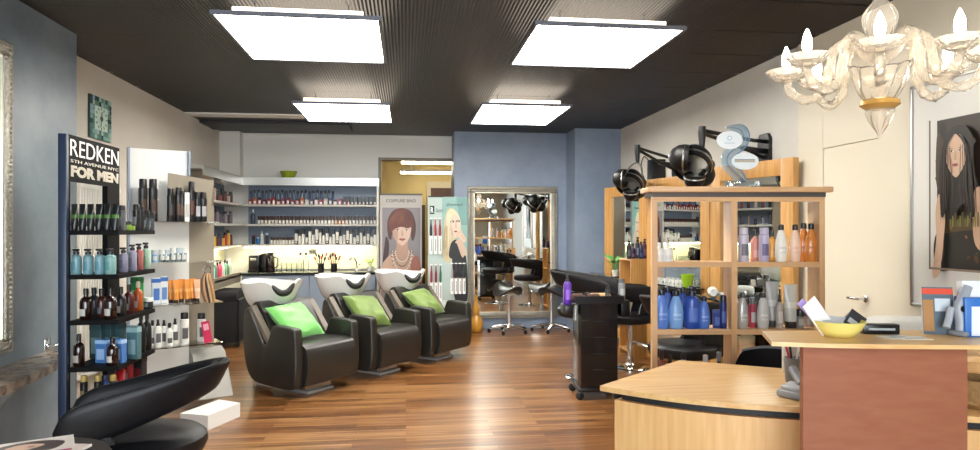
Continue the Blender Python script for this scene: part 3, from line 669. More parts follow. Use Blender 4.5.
# ------------------------------------------------------------------ big silver mirror on the blue wall
x0, x1, z0, z1 = XA(467.5, YBL), XA(557, YBL), ZA(510, 318, YBL), ZA(510, 186.5, YBL)
t = thing('framed_mirror', 'tall wall mirror in ornate silver frame on the blue wall', 'mirror', ((x0+x1)/2, YBL, z0))
w, hh, fw = (x1-x0)/2, z1-z0, .085
def ornate(t, w, hh, fw, Mx=None, n=1):
    f = MB()
    for (a0, a1, b0, b1) in ((-w, w, 0, fw), (-w, w, hh-fw, hh), (-w, -w+fw, fw, hh-fw), (w-fw, w, fw, hh-fw)): f.box(a0, a1, -.045, 0, b0, b1, M_silver, Mx, bev=.014, seg=3)
    f.build('frame', t)
    bd = MB(); s = .028; r = .0145
    per = [(-w+fw*.25+s*i, fw*.5, 0) for i in range(int((2*w-fw*.5)/s))]
    for (ax, az, L_, hor) in ((-w+fw*.5, fw*.5, 2*w-fw, 1), (-w+fw*.5, hh-fw*.5, 2*w-fw, 1), (-w+fw*.5, fw*.5, hh-fw, 0), (w-fw*.5, fw*.5, hh-fw, 0)):
        k = int(L_/s)
        for i in range(k+1):
            p = (ax+L_*i/k, -.045, az) if hor else (ax, -.045, az+L_*i/k)
            bd.lathe([(.001, -r*.6), (r*.8, -r*.3), (r, 0), (r*.7, r*.35), (.001, r*.7)], M_silver, 7, (Mx or Matrix()) @ Matrix.Translation(p) @ Matrix.Rotation(PI/2, 4, 'X'))
    bd.build('beading', t)
    e = MB()
    for (a0, a1, b0, b1) in ((-w+fw, w-fw, fw, fw+.012), (-w+fw, w-fw, hh-fw-.012, hh-fw), (-w+fw, -w+fw+.012, fw, hh-fw), (w-fw-.012, w-fw, fw, hh-fw)): e.box(a0, a1, -.03, 0, b0, b1, colmat('d9d2c0', .3, .6), Mx)
    e.build('inner_slip', t)
    MB().box(-w+fw, w-fw, -.02, -.004, fw, hh-fw, M_mirror, Mx).build('glass', t)
ornate(t, w, hh, fw)
# gourd vase
t = MB().lathe([(.06, 0), (.085, .02), (.1, .08), (.1, .13), (.075, .19), (.045, .235), (.05, .27), (.058, .31), (.048, .36), (.028, .41), (.02, .47), (.024, .51), (.016, .51), (.012, .46)], M_gourd, 28).build('gourd_vase')
t.location = (XA(476, 9.32), 9.32, 0); tag(t, 'amber gourd shaped vase standing left of the silver mirror', 'vase')

# ------------------------------------------------------------------ saddle stools
def caster(mb, x, y, r=.028):
    mb.lathe([(r*.7, -.012), (r, -.008), (r, .008), (r*.7, .012)], M_rubber, 12, Matrix.Translation((x, y, r)) @ Matrix.Rotation(PI/2, 4, 'X'))
def saddle_stool(loc, rz, lab, sh=.62):
    t = thing('saddle_stool', lab, 'stool', loc, rz, 'saddle stools by the silver mirror')
    def f(u, v):
        a = 2*PI*u; r = v; x = .22*r*math.cos(a); y = .2*r*math.sin(a)*(1-.22*math.cos(a))
        z = .07*(x/.22)**2*(1 if x < 0 else .35) - .11*(abs(y)/.2)**2.2 + .02
        return (x, y, sh+z)
    sm = MB(); nu, nv = 28, 8
    sm.grid(lambda u, v: f(u, .02+.98*v), nu, nv, M_leather, cu=True)
    sm.grid(lambda u, v: tuple(Vector(f(u, 1-.98*v))*1 - Vector((0, 0, .055*math.sin(min(1, v*4)*PI/2)))), nu, nv, M_leather, cu=True)
    sm.build('saddle_seat', t)
    MB().cyl(.03, .08, .30, M_chrome, 16).cyl(.018, .30, sh-.03, M_chrome, 14).cyl(.07, sh-.045, sh-.02, M_blackplas, 14).build('column', t)
    b = MB()
    b.lathe([(.045, .06), (.05, .075), (.045, .10), (.03, .12)], M_chrome, 16)
    for k in range(5):
        a = 2*PI*k/5+.35; e = (.27*math.cos(a), .27*math.sin(a))
        b.tube([(.03*math.cos(a), .03*math.sin(a), .095), (e[0]*.6, e[1]*.6, .085), (e[0], e[1], .062)], .016, M_chrome, 8, rs=[.022, .017, .012])
    b.build('star_base', t)
    for k in range(5):
        a = 2*PI*k/5+.35; c = MB(); caster(c, .27*math.cos(a), .27*math.sin(a)); c.tube([(.27*math.cos(a), .27*math.sin(a), .03), (.27*math.cos(a), .27*math.sin(a), .065)], .006, M_steel, 6); c.build('caster', t)
    MB().tube([(.05, .03, sh-.04), (.16, .12, sh-.07)], .005, M_chrome, 6).build('lever', t)
saddle_stool((XA(508.5, 9.26), 9.22, 0), -1.1, 'black saddle stool nearer the gourd vase, before the silver mirror', .60)
saddle_stool((XA(551.5, 9.26), 9.28, 0), -2.3, 'black saddle stool at the right edge of the silver mirror', .58)

# ------------------------------------------------------------------ shampoo units
def wash_unit(loc, fdir, lab):
    rz = math.atan2(fdir[1], fdir[0])
    t = thing('shampoo_chair', lab, 'salon chair', loc, rz, 'dark leather shampoo chairs in a row')
    side = blob([(.33, .16), (.34, .26), (.335, .41), (.325, .555), (.30, .59), (.20, .60), (.08, .605), (.04, .59), (.0, .50), (-.04, .44), (-.08, .455), (-.17, .60), (-.25, .715), (-.30, .725), (-.325, .66), (-.335, .48), (-.325, .33), (-.28, .19), (-.19, .105), (0, .085), (.22, .08), (.305, .10)], 3)
    for s in (-1, 1):
        bm = bmesh.new(); y0, y1 = (.285*s, .375*s)
        k = len(side); va = [bm.verts.new((p[0], y0, p[1])) for p in side]; vb = [bm.verts.new((p[0], y1, p[1])) for p in side]
        bm.faces.new(va); bm.faces.new(vb)
        ed = []
        for i in range(k): bm.faces.new((va[i], va[(i+1) % k], vb[(i+1) % k], vb[i]))
        bmesh.ops.recalc_face_normals(bm, faces=bm.faces[:])
        rim = [e for e in bm.edges if (e.verts[0].co.y == e.verts[1].co.y)]
        bmesh.ops.bevel(bm, geom=rim, offset=.018, segments=3, profile=.5, affect='EDGES')
        bm.verts.index_update(); m = MB().add([v.co.copy() for v in bm.verts], [[v.index for v in f.verts] for f in bm.faces], M_leather); bm.free()
        m.build('side_panel', t)
    # seat block with rolled front
    seat = blob([(-.22, .43), (.0, .445), (.24, .455), (.33, .44), (.37, .39), (.38, .27), (.365, .16), (.325, .10), (.1, .09), (-.2, .11)], 4)
    MB().prism(seat, -.283, .283, M_leather, axis='Y').build('seat', t)
    back = blob([(-.10, .44), (-.05, .47), (-.10, .56), (-.20, .73), (-.25, .78), (-.31, .76), (-.32, .70), (-.27, .55), (-.20, .42)], 4)
    MB().prism(back, -.282, .282, M_leather, axis='Y').build('backrest', t)
    # paler back edge strips on the arms' notch
    for s in (-1, 1):
        MB().prism([(-.045, .447), (-.015, .47), (-.245, .755), (-.275, .735)], .300*s, .36*s, M_seam, axis='Y').build('back_edge_trim', t, 'brown grey leather edge strip')
    # ceramic bowl
    NO = .36             # the neck notch is turned a little
    def rim(a):
        d = math.atan2(math.sin(a+NO), math.cos(a+NO)); z = .245 + .012*math.cos(2*a) - .10*math.exp(-(abs(d)/.36)**2.6) + .02*math.exp(-((abs(d)-.75)/.3)**2)
        return z
    def bp(a, v):        # v 0 bottom .. 1 rim
        e = v**.62; rx = .13+.17*e; ry = .12+.145*e; z = rim(a)*v**1.25
        return (-.44+rx*math.cos(a)*1.02+.03*v, ry*math.sin(a), .69+z)
    bw_ = MB(); N = 36
    bw_.grid(lambda u, v: bp(2*PI*u, v), N, 9, M_ceramic, cu=True)
    def inner(u, v):
        o = Vector(bp(2*PI*u, max(1-v, .0))); c = Vector((-.41, 0, o.z)); d = (o-c); L_ = d.length
        return tuple(c+d*((L_-.022)/L_)*(1-.3*max(0, v-.8)/.2) + Vector((0, 0, .006 if v < .05 else .02*v)))
    bw_.grid(inner, N, 9, M_ceramic, cu=True)
    vs = [bp(2*PI*i/N, 0) for i in range(N)]; bw_.add(vs, [tuple(range(N))], M_ceramic)
    r0 = [bp(2*PI*i/N, 1) for i in range(N)]; r1 = [inner(i/N, 0) for i in range(N)]
    bw_.add(r0+r1, [(i, (i+1) % N, N+(i+1) % N, N+i) for i in range(N)], M_ceramic)
    vs = [inner(i/N, 1) for i in range(N)]; bw_.add(vs, [tuple(range(N))], M_ceramic)
    b = bw_.build('basin', t, 'white ceramic basin')
    pts = [];
    for i in range(15):
        a = -NO-.40+.80*i/14; p = Vector(bp(a, 1)); pts.append(p+Vector((-.014*math.cos(a), -.014*math.sin(a), .002)))
    MB().tube(pts, .022, M_rubber, 10, rs=[.010+.022*math.sin(PI*i/14)**.7 for i in range(15)]).build('neck_rest', b, 'black rubber neck rest')
    MB().box(-.52, -.345, -.13, .13, .02, .70, M_blackplas, bev=.02).build('basin_pedestal', t)
    MB().box(-.20, .24, -.15, .15, 0, .025, M_plate, bev=.006).box(-.2, .2, -.15, .15, .03, .10, M_steel).box(-.50, -.20, -.12, .12, 0, .02, M_plate).build('base_plate', t, 'brushed steel base plate')
    return t, rz
def cushion(t_loc, rz, m, lab, w=.42, roll=0, dy=0):
    c = MB(); n = 17
    def f(sg):
        def g(u, v):
            x, y = u*2-1, v*2-1; k = (1-x**4)*(1-y**4); pin = 1-.10*(1-abs(x)**2)*(abs(y)**3)*1 ; pin2 = 1-.10*(1-abs(y)**2)*(abs(x)**3)
            wr = .006*math.sin(7*x+3*y)+.005*math.sin(11*y-4*x)
            return (x*w/2*pin2, sg*(.075*k**.6+wr*k), y*w/2*pin)
        return g
    c.grid(f(1), n, n, m).grid(f(-1), n, n, m)
    o = c.build('cushion'); tag(o, lab, 'cushion')
    M = Matrix.Translation(t_loc) @ Matrix.Rotation(rz, 4, 'Z') @ Matrix.Translation((-.015, dy, .605)) @ Matrix.Rotation(-PI/2, 4, 'Z') @ Matrix.Rotation(math.radians(48), 4, 'X') @ Matrix.Rotation(roll, 4, 'Y')
    o.matrix_world = M
    return o
fd = (.77, -.64)
wlocs = [(-.92, 6.24, 0), (-.335, 6.93, 0), (.245, 7.60, 0)]
wl = ['nearest dark leather shampoo chair, with the bright green cushion', 'middle dark leather shampoo chair of the three in the row', 'farthest dark leather shampoo chair, next to the hair colour display']
for p, s in zip(wlocs, wl): wash_unit(p, fd, s)
rz = math.atan2(fd[1], fd[0])
cushion(wlocs[0], rz, M_greencush, 'bright lime green satin cushion on the nearest shampoo chair', .41, .06, -.065)
cushion(wlocs[1], rz, M_olivecush, 'olive green cushion on the middle shampoo chair', .41, -.12, -.06)
cushion(wlocs[2], rz, M_olivecush, 'olive green cushion on the farthest shampoo chair', .40, .1, -.06)

# ------------------------------------------------------------------ styling chairs with a sweeping band
def band_chair(loc, fdir, lab, sh=.50, bz=.68, rise=.10, grp=None, m=M_leather2, scale=1.0, bare=False):
    rz = math.atan2(fdir[1], fdir[0])
    t = thing('styling_chair', lab, 'salon chair', loc, rz, grp)
    def P(s):
        a = s*PI/2; sg = 1 if s >= 0 else -1
        ca = max(math.cos(a), 0); sa = abs(math.sin(a))
        return Vector((.29-.63*ca**1.1, sg*.155*sa**.95, 0))*scale
    N = 56; rows = []
    for i in range(N+1):
        s = -1+2*i/N; p = P(s); q_ = P(min(s+.02, 1))-P(max(s-.02, -1)); tn = q_.normalized(); nn = Vector((tn.y, -tn.x, 0))
        x = p.x/scale; fb = min(1, max(0, (.29-x)/.63))              # 1 at the back, 0 at the arm ends
        hgt = .103-.033*fb; end = min(1, (1-abs(s))/.16); ec = max(0, 1-(1-end)**2)**.5; hgt *= ec*.9+.1
        th = .026*(ec*.85+.15)
        zc = bz+rise*fb**1.1
        ring = []
        for k in range(14):
            g = 2*PI*k/14; cx = math.copysign(abs(math.cos(g))**.6, math.cos(g)); cz = math.copysign(abs(math.sin(g))**.6, math.sin(g))
            ring.append(p+nn*(th*cx-(.004+.03*fb)*cz)+Vector((0, 0, zc+hgt*cz)))
        rows.append(ring)
    vs = [v for r_ in rows for v in r_]; fs = []
    for j in range(N):
        for k in range(14): fs.append((j*14+k, j*14+(k+1) % 14, (j+1)*14+(k+1) % 14, (j+1)*14+k))
    fs.append(tuple(range(14))); fs.append(tuple(N*14+k for k in range(14)))
    MB().add(vs, fs, m).build('backrest_band', t)
    # round thick seat
    st = MB().lathe([(.001, sh-.10), (.20, sh-.10), (.25, sh-.085), (.265, sh-.05), (.26, sh-.02), (.235, sh), (.1, sh+.006), (.001, sh+.006)], m, 36, None, (-.03, 0, 0))
    st.build('seat', t)
    for sg in (-1, 1): MB().prism([(.02, sh-.09), (.19, sh-.09), (.28, bz-.03), (.08, bz-.03)], sg*.14-.018, sg*.14+.018, m, axis='Y').build('arm_support', t)
    MB().lathe([(.001, 0), (.21, 0), (.21, .012), (.19, .022), (.05, .035), (.04, .05)], M_chrome, 32).build('base_disc', t)
    MB().cyl(.035, .04, .26, M_chrome, 18).cyl(.025, .26, sh-.10, M_chrome, 16).build('column', t)
    MB().tube([(.03, .05, sh-.12), (.04, .18, sh-.13), (.05, .27, sh-.15)], .007, M_chrome, 6).build('pump_lever', t)
    MB().tube([(.03, -.1, .26), (.22, -.13, .2), (.27, 0, .19), (.22, .13, .2), (.03, .1, .26)], .011, M_chrome, 8).build('footrest', t)
    return t
band_chair((-1.19, 3.20, 0), (-.97, -.24), 'black round styling chair in the left foreground beside the magazines', .51, .575, .175, 'black styling chairs', scale=1.0)
band_chair((1.72, 6.33, 0), (.80, -.60), 'black styling chair directly behind the black trolley', .68, .845, .11, 'black styling chairs')
band_chair((2.28, 6.74, 0), (1, -.02), 'black styling chair between the trolley and the wooden cubby', .56, .735, .07, 'black styling chairs')
band_chair((2.07, 4.82, 0), (.98, .17), 'black styling chair seen through the wooden shelf unit', .58, .77, .10, 'black styling chairs')

# ------------------------------------------------------------------ black trolley and its things
TX, TY = 1.60, 5.66
t = thing('salon_trolley', 'tall black drawer trolley on casters in the middle of the floor', 'trolley', (TX, TY, 0), -.05)
MB().box(-.155, .155, -.17, .17, .10, .80, M_black, bev=.006).build('body', t)
for k in range(5):
    d_ = MB().box(-.154, .154, -.176, -.17, .128+k*.134, .2605+k*.134, M_black).build('drawer', t)
    MB().box(-.05, .05, -.179, -.176, .250+k*.134, .256+k*.134, M_blackmat).build('handle', d_)
tr = MB().box(-.20, .20, -.20, .20, .80, .815, M_blackplas)
for (a, b, c, d_) in ((-.2, .2, -.2, -.19), (-.2, .2, .19, .2), (-.2, -.19, -.19, .19), (.19, .2, -.19, .19)): tr.box(a, b, c, d_, .815, .865, M_blackplas)
tr.build('tray', t)
MB().box(.20, .275, -.12, .12, .68, .82, M_blackplas, bev=.006).build('side_holder', t)
MB().box(-.275, -.20, -.10, .10, .70, .78, M_blackplas, bev=.006).build('side_holder', t)
MB().box(-.175, .175, -.185, .185, .07, .10, M_blackplas, bev=.005).build('base', t)
for sx in (-.16, .16):
    for sy in (-.16, .16):
        c = MB(); caster(c, sx, sy, .034); c.tube([(sx, sy, .034), (sx, sy, .075)], .012, M_steel, 6); c.build('caster', t)
def P2(x, y):     # trolley local -> world
    return (TX+x*math.cos(-.05)-y*math.sin(-.05), TY+x*math.sin(-.05)+y*math.cos(-.05))

# ------------------------------------------------------------------ bottles (body, cap, label band)
def bottle_parts(kind, r, h, bm_, cm, lm):
    def fn():
        b, c, l = MB(), MB(), MB(); n = 20
        def patch(prof, sy=1, half=.7):
            k = 9; vs = []; fs = []
            for (rr, z) in prof:
                for i in range(k):
                    a = -PI/2-half+2*half*i/(k-1); vs.append((rr*math.cos(a), rr*math.sin(a)*sy, z))
            for j in range(len(prof)-1):
                for i in range(k-1): fs.append((j*k+i, j*k+i+1, (j+1)*k+i+1, (j+1)*k+i))
            l.add(vs, fs, lm)
        if kind == 'pump':
            b.lathe([(r*.92, 0), (r, .005), (r, h*.66), (r*.9, h*.72), (r*.46, h*.76), (r*.42, h*.79)], bm_, n)
            c.lathe([(r*.56, h*.78), (r*.56, h*.88), (r*.3, h*.89), (r*.28, h*.93)], cm, 14).box(-r*.45, r*.45, -r*.75, r*.45, h*.92, h, cm, bev=r*.14)
            patch([(r*1.015, h*.16), (r*1.015, h*.50)])
        elif kind == 'curvy':
            b.lathe([(r*.80, 0), (r*.86, .004), (r, h*.24), (r, h*.38), (r*.84, h*.60), (r*.60, h*.76), (r*.42, h*.83), (r*.36, h*.86)], bm_, n, sy=.8)
            c.lathe([(r*.46, h*.85), (r*.48, h*.865), (r*.44, h*.98), (r*.3, h)], cm, 14)
            patch([(r*1.025, h*.235), (r*1.025, h*.265)], .82, .5); patch([(r*1.012, h*.34), (r*1.0, h*.40)], .82, .6)
        elif kind == 'can':
            b.lathe([(r*.94, 0), (r, .004), (r, h*.78), (r*.8, h*.80)], bm_, n)
            c.lathe([(r*.86, h*.80), (r*.86, h-.006), (r*.76, h)], cm, n); patch([(r*1.015, h*.18), (r*1.015, h*.52)])
        elif kind == 'spray':
            b.lathe([(r*.94, 0), (r, .004), (r, h*.66), (r*.75, h*.74), (r*.42, h*.78)], bm_, n)
            c.lathe([(r*.5, h*.77), (r*.5, h*.84), (r*.36, h*.86), (r*.34, h)], cm, 14).box(-r*.2, r*.2, -r*.62, -r*.2, h*.92, h*.97, cm); patch([(r*1.015, h*.16), (r*1.015, h*.5)])
        elif kind == 'tube':
            c.lathe([(r*.8, 0), (r*.84, .003), (r*.82, h*.15)], cm, n)
            k = 20; pr = ((.15, .98, .98), (.3, 1, .9), (.6, 1.06, .6), (.9, 1.1, .12), (1, 1.1, .06))
            vs = []; fs = []
            for (z, ax, ay) in pr:
                for i in range(k): vs.append((r*ax*math.cos(2*PI*i/k), r*ay*math.sin(2*PI*i/k), z*h))
            for j in range(len(pr)-1):
                for i in range(k): fs.append((j*k+i, j*k+(i+1) % k, (j+1)*k+(i+1) % k, (j+1)*k+i))
            fs.append(tuple((len(pr)-1)*k+i for i in range(k))); b.add(vs, fs, bm_)
            vs = []; fs = []
            for (z, ax, ay) in ((.46, 1.04, .76), (.6, 1.07, .615)):
                for i in range(k): vs.append((r*ax*1.01*math.cos(2*PI*i/k), r*ay*1.02*math.sin(2*PI*i/k), z*h))
            for i in range(k): fs.append((i, (i+1) % k, k+(i+1) % k, k+i))
            l.add(vs, fs, lm)
        elif kind == 'jar':
            b.lathe([(r*.94, 0), (r, .004), (r, h*.62)], bm_, n); c.lathe([(r*1.04, h*.62), (r*1.04, h-.004), (r*.97, h)], cm, n); patch([(r*1.015, h*.15), (r*1.015, h*.5)])
        elif kind == 'box':
            b.box(-r, r, -r*.6, r*.6, 0, h, bm_, bev=.002, seg=1); c.box(-r*1.005, r*1.005, -r*.605, r*.605, h*.82, h*.97, cm); l.box(-r*.7, r*.7, -r*.6-.0008, -r*.6, h*.15, h*.6, lm)
        elif kind == 'round':
            b.lathe([(r*.9, 0), (r, .006), (r, h*.55), (r*.85, h*.66), (r*.36, h*.74), (r*.34, h*.8)], bm_, n); c.lathe([(r*.42, h*.79), (r*.42, h-.003), (r*.32, h)], cm, 14); patch([(r*1.015, h*.12), (r*1.015, h*.34)])
        return b.mesh('body'), c.mesh('cap'), l.mesh('label')
    return proto((kind, round(r, 4), round(h, 4), bm_.name, cm.name, lm.name), fn)
KN = {'pump': ('pump_bottle', 'bottle'), 'curvy': ('shampoo_bottle', 'bottle'), 'can': ('spray_can', 'spray can'), 'spray': ('spray_bottle', 'bottle'), 'tube': ('hair_tube', 'tube'), 'jar': ('jar', 'jar'), 'box': ('product_box', 'box'), 'round': ('bottle', 'bottle')}
def bottle(kind, x, y, z, r, h, body, cap, lab_c, label, grp=None, rz=0):
    bm_ = body if not isinstance(body, str) else colmat(body, .28); cm = cap if not isinstance(cap, str) else colmat(cap, .3); lm = colmat(lab_c, .45)
    t = thing(KN[kind][0], label, KN[kind][1], (x, y, z), rz, grp)
    for nm, me in zip(('body', 'cap', 'label'), bottle_parts(kind, r, h, bm_, cm, lm)): link(nm, me, t)
    return t
K = '121214'
# trolley things
p = P2(-.238, -.02); bottle('spray', p[0], p[1], .782, .034, .25, '5b2fa0', '2a2730', '8a5fd0', 'purple spray bottle hanging at the left side of the trolley')
p = P2(-.232, .065); bottle('spray', p[0], p[1], .782, .028, .19, 'd8c9d2', 'c9b8c8', 'e4dde2', 'pale pink bottle behind the purple bottle on the trolley')
p = P2(.236, 0); bottle('can', p[0], p[1], .822, .03, .17, '8d8f94', '55575c', 'b9bbbe', 'silver grey can at the right side of the trolley')
p = P2(.09, -.09); bottle('can', *p, .815, .02, .12, '3b3b40', '17171a', '6d6d72', 'small dark can standing in the trolley tray')
for i, (x, y, a, c, lab) in enumerate(((-.12, -.06, .4, '8f5a3a', 'brown hair brush lying at the left of the trolley tray'), (-.05, .05, 1.2, '1d1c1e', 'black round hair brush lying across the trolley tray'), (.02, -.1, .1, 'b98a5a', 'tan wooden brush at the front of the trolley tray'))):
    p = P2(x, y); t = thing('hair_brush', lab, 'brush', (*p, .848), a, 'brushes in the trolley tray')
    MB().tube([(.0, 0, 0), (.10, 0, .0)], .009, colmat(c, .4), 8).build('handle', t); MB().tube([(-.11, 0, 0), (-.10, 0, 0), (-.01, 0, 0), (0, 0, 0)], .03, colmat('5a4038' if i != 1 else '101012', .7, bump=.8, scale=200), 12, rs=[.02, .031, .031, .012]).build('bristles', t)
t = MB().box(-.09, .09, -.05, .05, 0, .05, mat('tan_towel', 'd9ad78', .9, bump=.3, scale=80), bev=.02).build('folded_towel'); p = P2(.06, .05); t.location = (*p, .816); tag(t, 'folded tan towel in the trolley tray', 'towel')

# ------------------------------------------------------------------ styling stations on the right wall
def station_mirror(yn, wd, lab, ang):      # near edge meets x=2.86, far edge swings into the room
    t = thing('station_mirror', lab, 'mirror', (2.86, yn, 0), 0, 'oak framed station mirrors on the right wall')
    Mx = Matrix.Rotation(math.radians(ang), 4, 'Z') @ Matrix.Rotation(PI/2, 4, 'Z')      # local x -> +Y, local y -> -X (towards the room)
    fw = .125; H = 1.95; d0, d1 = -.02, .035
    f = MB()
    f.box(0, fw, d0, d1, .05, H, M_oak, Mx, bev=.003).box(wd-fw, wd, d0, d1, .05, H, M_oak, Mx, bev=.003).box(fw, wd-fw, d0, d1, H-fw, H, M_oak, Mx, bev=.003).box(fw, wd-fw, d0, d1, .05, .17, M_oak, Mx, bev=.003)
    f.build('frame', t)
    MB().box(fw, wd-fw, -.005, .01, .17, H-fw, M_mirror, Mx).build('glass', t)
    return t
st = [(4.70, .94, 'oak framed mirror nearest the cream door, behind the shelf unit', 13), (6.10, 1.0, 'oak framed mirror in the middle of the right wall', 14.8), (7.80, .78, 'farthest oak framed mirror, beside the blue column', 22)]
for a in st: station_mirror(*a)
def ledge(pts, lab):
    t = thing('station_ledge', lab, 'shelf', (0, 0, 0), 0, 'dark glass ledges of the styling stations')
    MB().prism(pts, .842, .856, M_darkglass).build('glass_top', t)
    ys = [p[1] for p in pts]; 
    for y in (min(ys)+.12, max(ys)-.12): MB().box(min(p[0] for p in pts)+.02, min(p[0] for p in pts)+.06, y-.012, y+.012, .80, .842, M_steel).build('bracket', t)
    return t
def mirror_x(yn, y): return 2.86-(y-yn)*math.tan(math.radians({4.70: 13, 6.10: 14.8, 7.80: 22}[yn]))-.045
ledge([(2.40, 7.82), (mirror_x(7.80, 7.82), 7.82), (mirror_x(7.80, 8.46), 8.46), (2.40, 8.7)], 'dark glass ledge below the farthest oak mirror')
ledge([(2.60, 6.14), (mirror_x(6.10, 6.14), 6.14), (mirror_x(6.10, 6.85), 6.85), (2.56, 6.85)], 'dark glass ledge below the middle oak mirror')
ledge([(2.45, 4.74), (mirror_x(4.70, 4.74), 4.74), (mirror_x(4.70, 5.60), 5.60), (2.45, 5.60)], 'dark glass ledge below the nearest oak mirror')
# oak cubby between two stations
t = thing('cubby_cabinet', 'oak cubby cabinet with open side standing between the two far mirrors', 'cabinet', (2.44, 7.19, 0))
cb = MB(); D_, Wd, Hh = .48, .40, 1.09
cb.box(0, D_, 0, .02, 0, Hh-.02, M_oak).box(0, D_, Wd-.02, Wd, 0, Hh-.02, M_oak).box(0, D_, 0, Wd, Hh-.02, Hh, M_oak).box(D_-.02, D_, .02, Wd-.02, 0, Hh-.02, M_oak); cb.build('body', t)
for z in (.06, .36, .72): MB().box(0, D_-.02, .02, Wd-.02, z, z+.018, M_oak).build('shelf', t)
for i in range(5):
    o = MB().box(0, .21, 0, .29, 0, .008, colmat(['d8d4cc', 'a9b4bd', 'c9b29a', '6f7f8c', 'e4e0da'][i], .35)).build('magazine'); o.location = (2.47+.012*(i % 3), 7.23+.008*i, .378+.0085*i)
    tag(o, ['bottom', 'second lowest', 'middle', 'second highest', 'topmost'][i]+' magazine of the pile inside the oak cubby', 'magazine', 'magazines in the cubby')
cc = [('23262e', '15151a'), ('3a2340', '1a1320'), ('2b3140', 'c8cad0'), ('1f2a4a', '1a1a20'), ('50303a', '15151a'), ('2c2c34', '202028'), ('251a2a', '111')]
for i, (px, hh) in enumerate(((629, .20), (633, .17), (637.5, .24), (641, .19), (644.5, .22), (648, .16))):
    Y = 7.26+.05*(i % 3); bottle('round' if i % 2 else 'pump', XA(px, Y), Y, 1.09, .026, hh, ['23262e', '3a2340', '2b3140', '1f2a4a', '50303a', '2c2c34'][i], K, ['5a5f70', '7a5a80', '8a90a0', '4a5f9a', '8a6070', '60606a'][i], nth(i, 6)+' dark bottle on top of the oak cubby', 'dark bottles on top of the oak cubby')
plant('leafy_plant', 'green broad leafed plant on the ledge beside the oak cubby', (2.50, 7.93, .856), 9, .3, mat('deep_green_leaf', '4d9a3c', .4), colmat('d8d5cc', .4))
n = 7
for i in range(n):
    px = 668+i*3.4; Y = 6.72-.05*i; bottle('jar', 2.605+.012*i, 6.80-.07*i, .856, .02, .06, 'e6e4df', 'dadad6', 'b9bdb5', nth(i, n)+' of small white pots on the ledge below the middle mirror', 'white pots on the middle ledge')
o = MB().lathe([(.03, 0), (.04, .005), (.065, .13), (.058, .13), (.034, .012), (.001, .01)], colmat('9ac62c', .3), 20).build('vase'); o.location = (2.68, 6.24, .856); tag(o, 'lime green vase on the ledge below the middle mirror', 'vase')
t = thing('hair_dryer', 'white hair dryer lying on the ledge near the green vase', 'hair dryer', (2.53, 5.38, .9), 1.2)
MB().lathe([(.03, -.08), (.042, -.06), (.042, .03), (.028, .10), (.026, .13)], colmat('dcdcda', .3), 18, Matrix.Rotation(PI/2, 4, 'Y')).build('barrel', t); MB().tube([(-.02, 0, 0), (-.03, -.12, -.03)], .017, colmat('dcdcda', .3)).build('handle', t)

# ------------------------------------------------------------------ hood dryers on wall arms
def hood_dryer(px_plate, py_plate, yplate, lab, elbow, hood, s=1.0):
    z = CAMZ+D(px_plate, yplate)*(229-py_plate)/FPX; O = Vector((XR, yplate, z))
    t = thing('hood_dryer', lab, 'hood dryer', O, 0, 'black hood dryers on wall arms')
    pl = MB().prism([(-.07, -.13), (.07, -.13), (.09, -.10), (.09, .10), (.06, .14), (-.06, .14), (-.09, .10), (-.09, -.10)], 0, .03, M_blackplas, FM((0, 0, 0), (-1, 0, 0))); pl.build('wall_plate', t)
    e = Vector(elbow)-O; h = Vector(hood)-O
    a = MB(); a.tube([(-.02, 0, .08), (-.12, -.01, .085), e+Vector((0, 0, .0))], .016, M_blackplas, 8).tube([(-.02, 0, -.06), (-.15, -.01, .0), e*.97+Vector((0, 0, -.02))], .016, M_blackplas, 8)
    a.tube([(-.03, 0, 0), (-.22, -.02, .02)], .022, M_blackplas, 8); a.build('wall_arm', t)
    j = MB(); j.tube([e+Vector((0, 0, .03)), e+Vector((0, 0, -.02)), e+Vector((0, 0, -.16))], .02, M_blackplas, 10, rs=[.03, .032, .018]).build('elbow_joint', t)
    top = e+Vector((0, 0, -.16)); y = MB(); pts = []
    dr = (h-top); side = Vector((.75, .66, 0)).normalized()
    for i in range(17):
        g = PI*i/16; pts.append(h+side*math.cos(g)*.19*s+Vector((0, 0, 1))*math.sin(g)*(top.z-h.z)*1.0+(top-h-Vector((0, 0, top.z-h.z)))*math.sin(g))
    y.tube(pts, .009, M_steel, 8).build('yoke', t, 'thin steel yoke')
    hd = [(.001, .115), (.05, .11), (.09, .085), (.125, .03), (.135, -.03), (.13, -.08), (.12, -.083), (.118, -.03), (.08, .05), (.001, .08)]
    for k, (off, ax, sc) in enumerate(((Vector((-.02, 0, .0)), (-.35, -.5, -.55), 1.12), (Vector((-.16, -.09, .02)), (.85, -.5, -.1), .78), (Vector((.08, .05, -.10)), (-.8, -.1, .55), .8), (Vector((-.03, -.04, -.15)), (-.1, -.35, .9), .62))):
        ax = Vector(ax).normalized(); Mx = Matrix.Translation(h+off*s) @ ax.to_track_quat('-Z', 'Y').to_matrix().to_4x4() @ Matrix.Scale(sc*s, 4)
        o = MB().lathe(hd, M_hood, 26, Mx).build('hood_shell', t)
        MB().lathe([(.137, -.03), (.140, -.035), (.137, -.045)], M_steel, 26, Mx).lathe([(.03, .113), (.03, .12), (.001, .122)], M_steel, 14, Mx).build('trim_ring', o)
    MB().tube([h+Vector((.1, .05, 0))*s, h+Vector((.16, .1, -.02))*s], .05*s, M_blackplas, 12).build('motor_pod', t)
    return t
hood_dryer(672, 165, 7.14, 'farther black hood dryer with folding wall arm above the middle mirror', (2.43, 6.95, 2.28), (2.365, 6.93, 1.925), .95)
